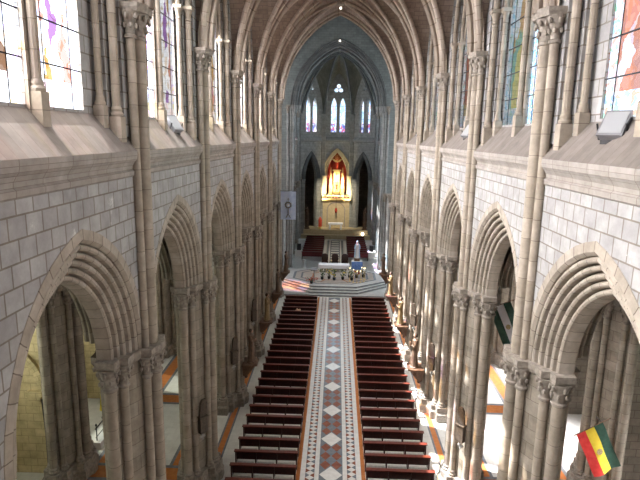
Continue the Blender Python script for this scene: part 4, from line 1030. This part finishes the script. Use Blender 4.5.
for y, zl, lb in ((44.8,ZV+HV-.62,'nearer'), (56.3,ZV+6.45,'farther')):
    r = empty('ceiling_lamp', (0,y,zl), 0, 'small white lamp hanging at the top of the %s crossing arch' % lb, 'lamp', 'lamps at the crossing arches')
    mb = MB(); mb.ball((0,0,-.05), .085); mb.build('globe', M['lamp'], r)
    mb = MB(); mb.tube([(0,0,.05),(0,.02 if y < 50 else .4,.3)], .02, 5); mb.build('stem', M['lead'], r)

# ------------------------------------------------------------------ left aisle furniture
r = empty('altar_rail', (-11.3,22.85,0), 0, 'dark chapel railing on a white step seen behind the nearest left arch', 'railing')
mb = MB(); mb.box(-.35,.25,-.2,3.0,0,.35); mb.build('step', M['bwhite'], r)
mb = MB()
for k in range(5): mb.lathe([(.03,.35),(.03,1.1),(.06,1.15),(.01,1.25)], (0,k*.72,0), 6)
mb.tube([(0,-.1,1.0),(0,3.0,1.0)], .035, 6); mb.tube([(0,-.1,.55),(0,3.0,.55)], .02, 6); mb.build('rail', M['lead'], r)
r = empty('framed_picture', (-12.9,27.55,5.9), 0, 'small blue framed picture above the left chapel, seen past the nearest pier', 'picture')
mb = MB(); mb.box(-.5,.5,-.06,.0,-.45,.45); mb.build('frame', M['tan'], r)
mb = MB(); mb.box(-.42,.42,-.075,-.06,-.37,.37); mb.build('image', M['blue'], r)
# right chapel bench
for k, y in enumerate((28.8,)):
    r = empty('chapel_bench', (13.7,y+2.6,0), 0, 'dark wooden bench in the right chapel behind the flag pier', 'bench')
    mb = MB(); mb.box(-1.2,1.2,-.2,.25,.4,.46); mb.build('seat', M['wood'], r)
    mb = MB(); mb.box(-1.2,1.2,.22,.28,.46,1.3); mb.build('backrest', M['wood'], r)
    for x in (-1.1,1.1): mb = MB(); mb.box(x-.05,x+.05,-.2,.28,0,.4); mb.build('leg', M['wood'], r)

# ------------------------------------------------------------------ light
W = bpy.data.worlds.new('World'); SC.world = W; W.use_nodes = True; N = W.node_tree.nodes; L = W.node_tree.links
bg = N['Background']; tc = N.new('ShaderNodeTexCoord'); sp = N.new('ShaderNodeSeparateXYZ'); L.new(tc.outputs['Generated'], sp.inputs[0])
rp = N.new('ShaderNodeValToRGB'); mr = N.new('ShaderNodeMapRange'); mr.inputs['From Min'].default_value = -.9; mr.inputs['From Max'].default_value = .9
L.new(sp.outputs['X'], mr.inputs['Value']); L.new(mr.outputs['Result'], rp.inputs['Fac'])
e = rp.color_ramp.elements; e[0].color = (4.2,4.2,4.4,1); e[1].color = (1.6,1.65,1.75,1); e.new(.5).color = (1.3,1.45,1.7,1)
L.new(rp.outputs['Color'], bg.inputs['Color']); bg.inputs['Strength'].default_value = 1.

def area(name, loc, direc, sx, sy, power, col, spread=180):
    l = bpy.data.lights.new(name, 'AREA'); l.shape = 'RECTANGLE'; l.size = sx; l.size_y = sy; l.energy = power; l.color = col; l.spread = math.radians(spread)
    o = bpy.data.objects.new(name, l); C.objects.link(o); o.location = loc
    o.rotation_euler = Vector(direc).to_track_quat('-Z', 'Y').to_euler(); return o
for ym, hb in nave_bays:
    area('window_fill', (-6.75, ym, 18.4), (1,0,-.75), 4.6, 5.6, 1900, (1,.985,.96), 130)
    area('window_fill', (6.75, ym, 18.4), (-1,0,-.22), 4.6, 5.6, 270, (.82,.93,1), 115)
for ym, hb in ch_bays:
    for s in (-1, 1): area('window_fill', (s*6.75, ym, 18.4), (-s,0,-.4), 4.6, 5.6, 520, (.82,.95,.95))
for s in (-1, 1):
    area('window_fill', (s*16.8, 52.6, 15), (-s,0,-.4), 6, 12, 5200 if s < 0 else 2600, (.85,.95,1))
    for ym, hb in nave_bays[1:]: area('window_fill', (s*15.1, ym, 7.4), (-s,0,-.5 if s < 0 else -2.2), 2.2, 4.5, 100 if s < 0 else 620, (1,.97,.85) if s < 0 else (1,.94,.96), 180 if s < 0 else 48)  # added fill inside the chapel panes; right ones aimed down at the aisle floor
area('window_fill', (0, -4.8, 19), (0,1,-.1), 6.2, 6.2, 70, (1,.97,.93))
area('window_fill', (0, 78.2, 18.4), (0,-1,-.3), 3, 5, 800, (.8,.95,.95))
sun = bpy.data.lights.new('sun', 'SUN'); sun.energy = 38; sun.angle = .009; sun.color = (1,.975,.94)
so = bpy.data.objects.new('sun', sun); C.objects.link(so); so.rotation_euler = Vector((1,-.30,-1.45)).to_track_quat('-Z', 'Y').to_euler()
def spot(loc, to, power, col, ang=1.0, name='shrine_spot'):
    l = bpy.data.lights.new(name, 'SPOT'); l.energy = power; l.color = col; l.spot_size = ang; l.spot_blend = .5; l.shadow_soft_size = .12
    o = bpy.data.objects.new(name, l); C.objects.link(o); o.location = loc; o.rotation_euler = (Vector(to)-Vector(loc)).to_track_quat('-Z','Y').to_euler()
for q in (-1, 1): spot((q*2.6, 74.6, 5.0), (q*.9, 77.0, 7.6), 3200, (1,.84,.52), .8)
spot((0, 75.2, 6.0), (0, 77.6, 10.2), 1300, (1,.82,.5), 1.2)
spot((0, 70.5, 9.5), (0, 77.2, 5.5), 2200, (1,.9,.68), 1.25, 'sanctuary_fill')  # unseen lamp added to brighten the lower apse walls

# ------------------------------------------------------------------ camera
cam = bpy.data.cameras.new('Camera'); cam.sensor_fit = 'HORIZONTAL'; cam.sensor_width = 36; cam.lens = 36*527.7/640; cam.clip_end = 400; cam.clip_start = .05
co = bpy.data.objects.new('Camera', cam); C.objects.link(co)
pit, yaw, rol = math.radians(11.13), math.radians(1.69), math.radians(1.02)
fwd = Vector((-math.sin(yaw)*math.cos(pit), math.cos(yaw)*math.cos(pit), -math.sin(pit)))
rgt = Vector((math.cos(yaw), math.sin(yaw), 0)); up = rgt.cross(fwd)
r2 = rgt*math.cos(rol)+up*math.sin(rol); u2 = up*math.cos(rol)-rgt*math.sin(rol)
Mx = Matrix((( r2.x, u2.x, -fwd.x, 0), (r2.y, u2.y, -fwd.y, 0), (r2.z, u2.z, -fwd.z, 15.0), (0,0,0,1)))
co.matrix_world = Mx
SC.camera = co
SC.view_settings.view_transform = 'Standard'; SC.view_settings.look = 'None'; SC.view_settings.gamma = 1; SC.view_settings.use_curve_mapping = False
SC.view_settings.exposure = 0.0
SC.cycles.use_denoising = True
SC.cycles.max_bounces = 10; SC.cycles.diffuse_bounces = 5; SC.cycles.transparent_max_bounces = 12
SC.cycles.sample_clamp_indirect = 6
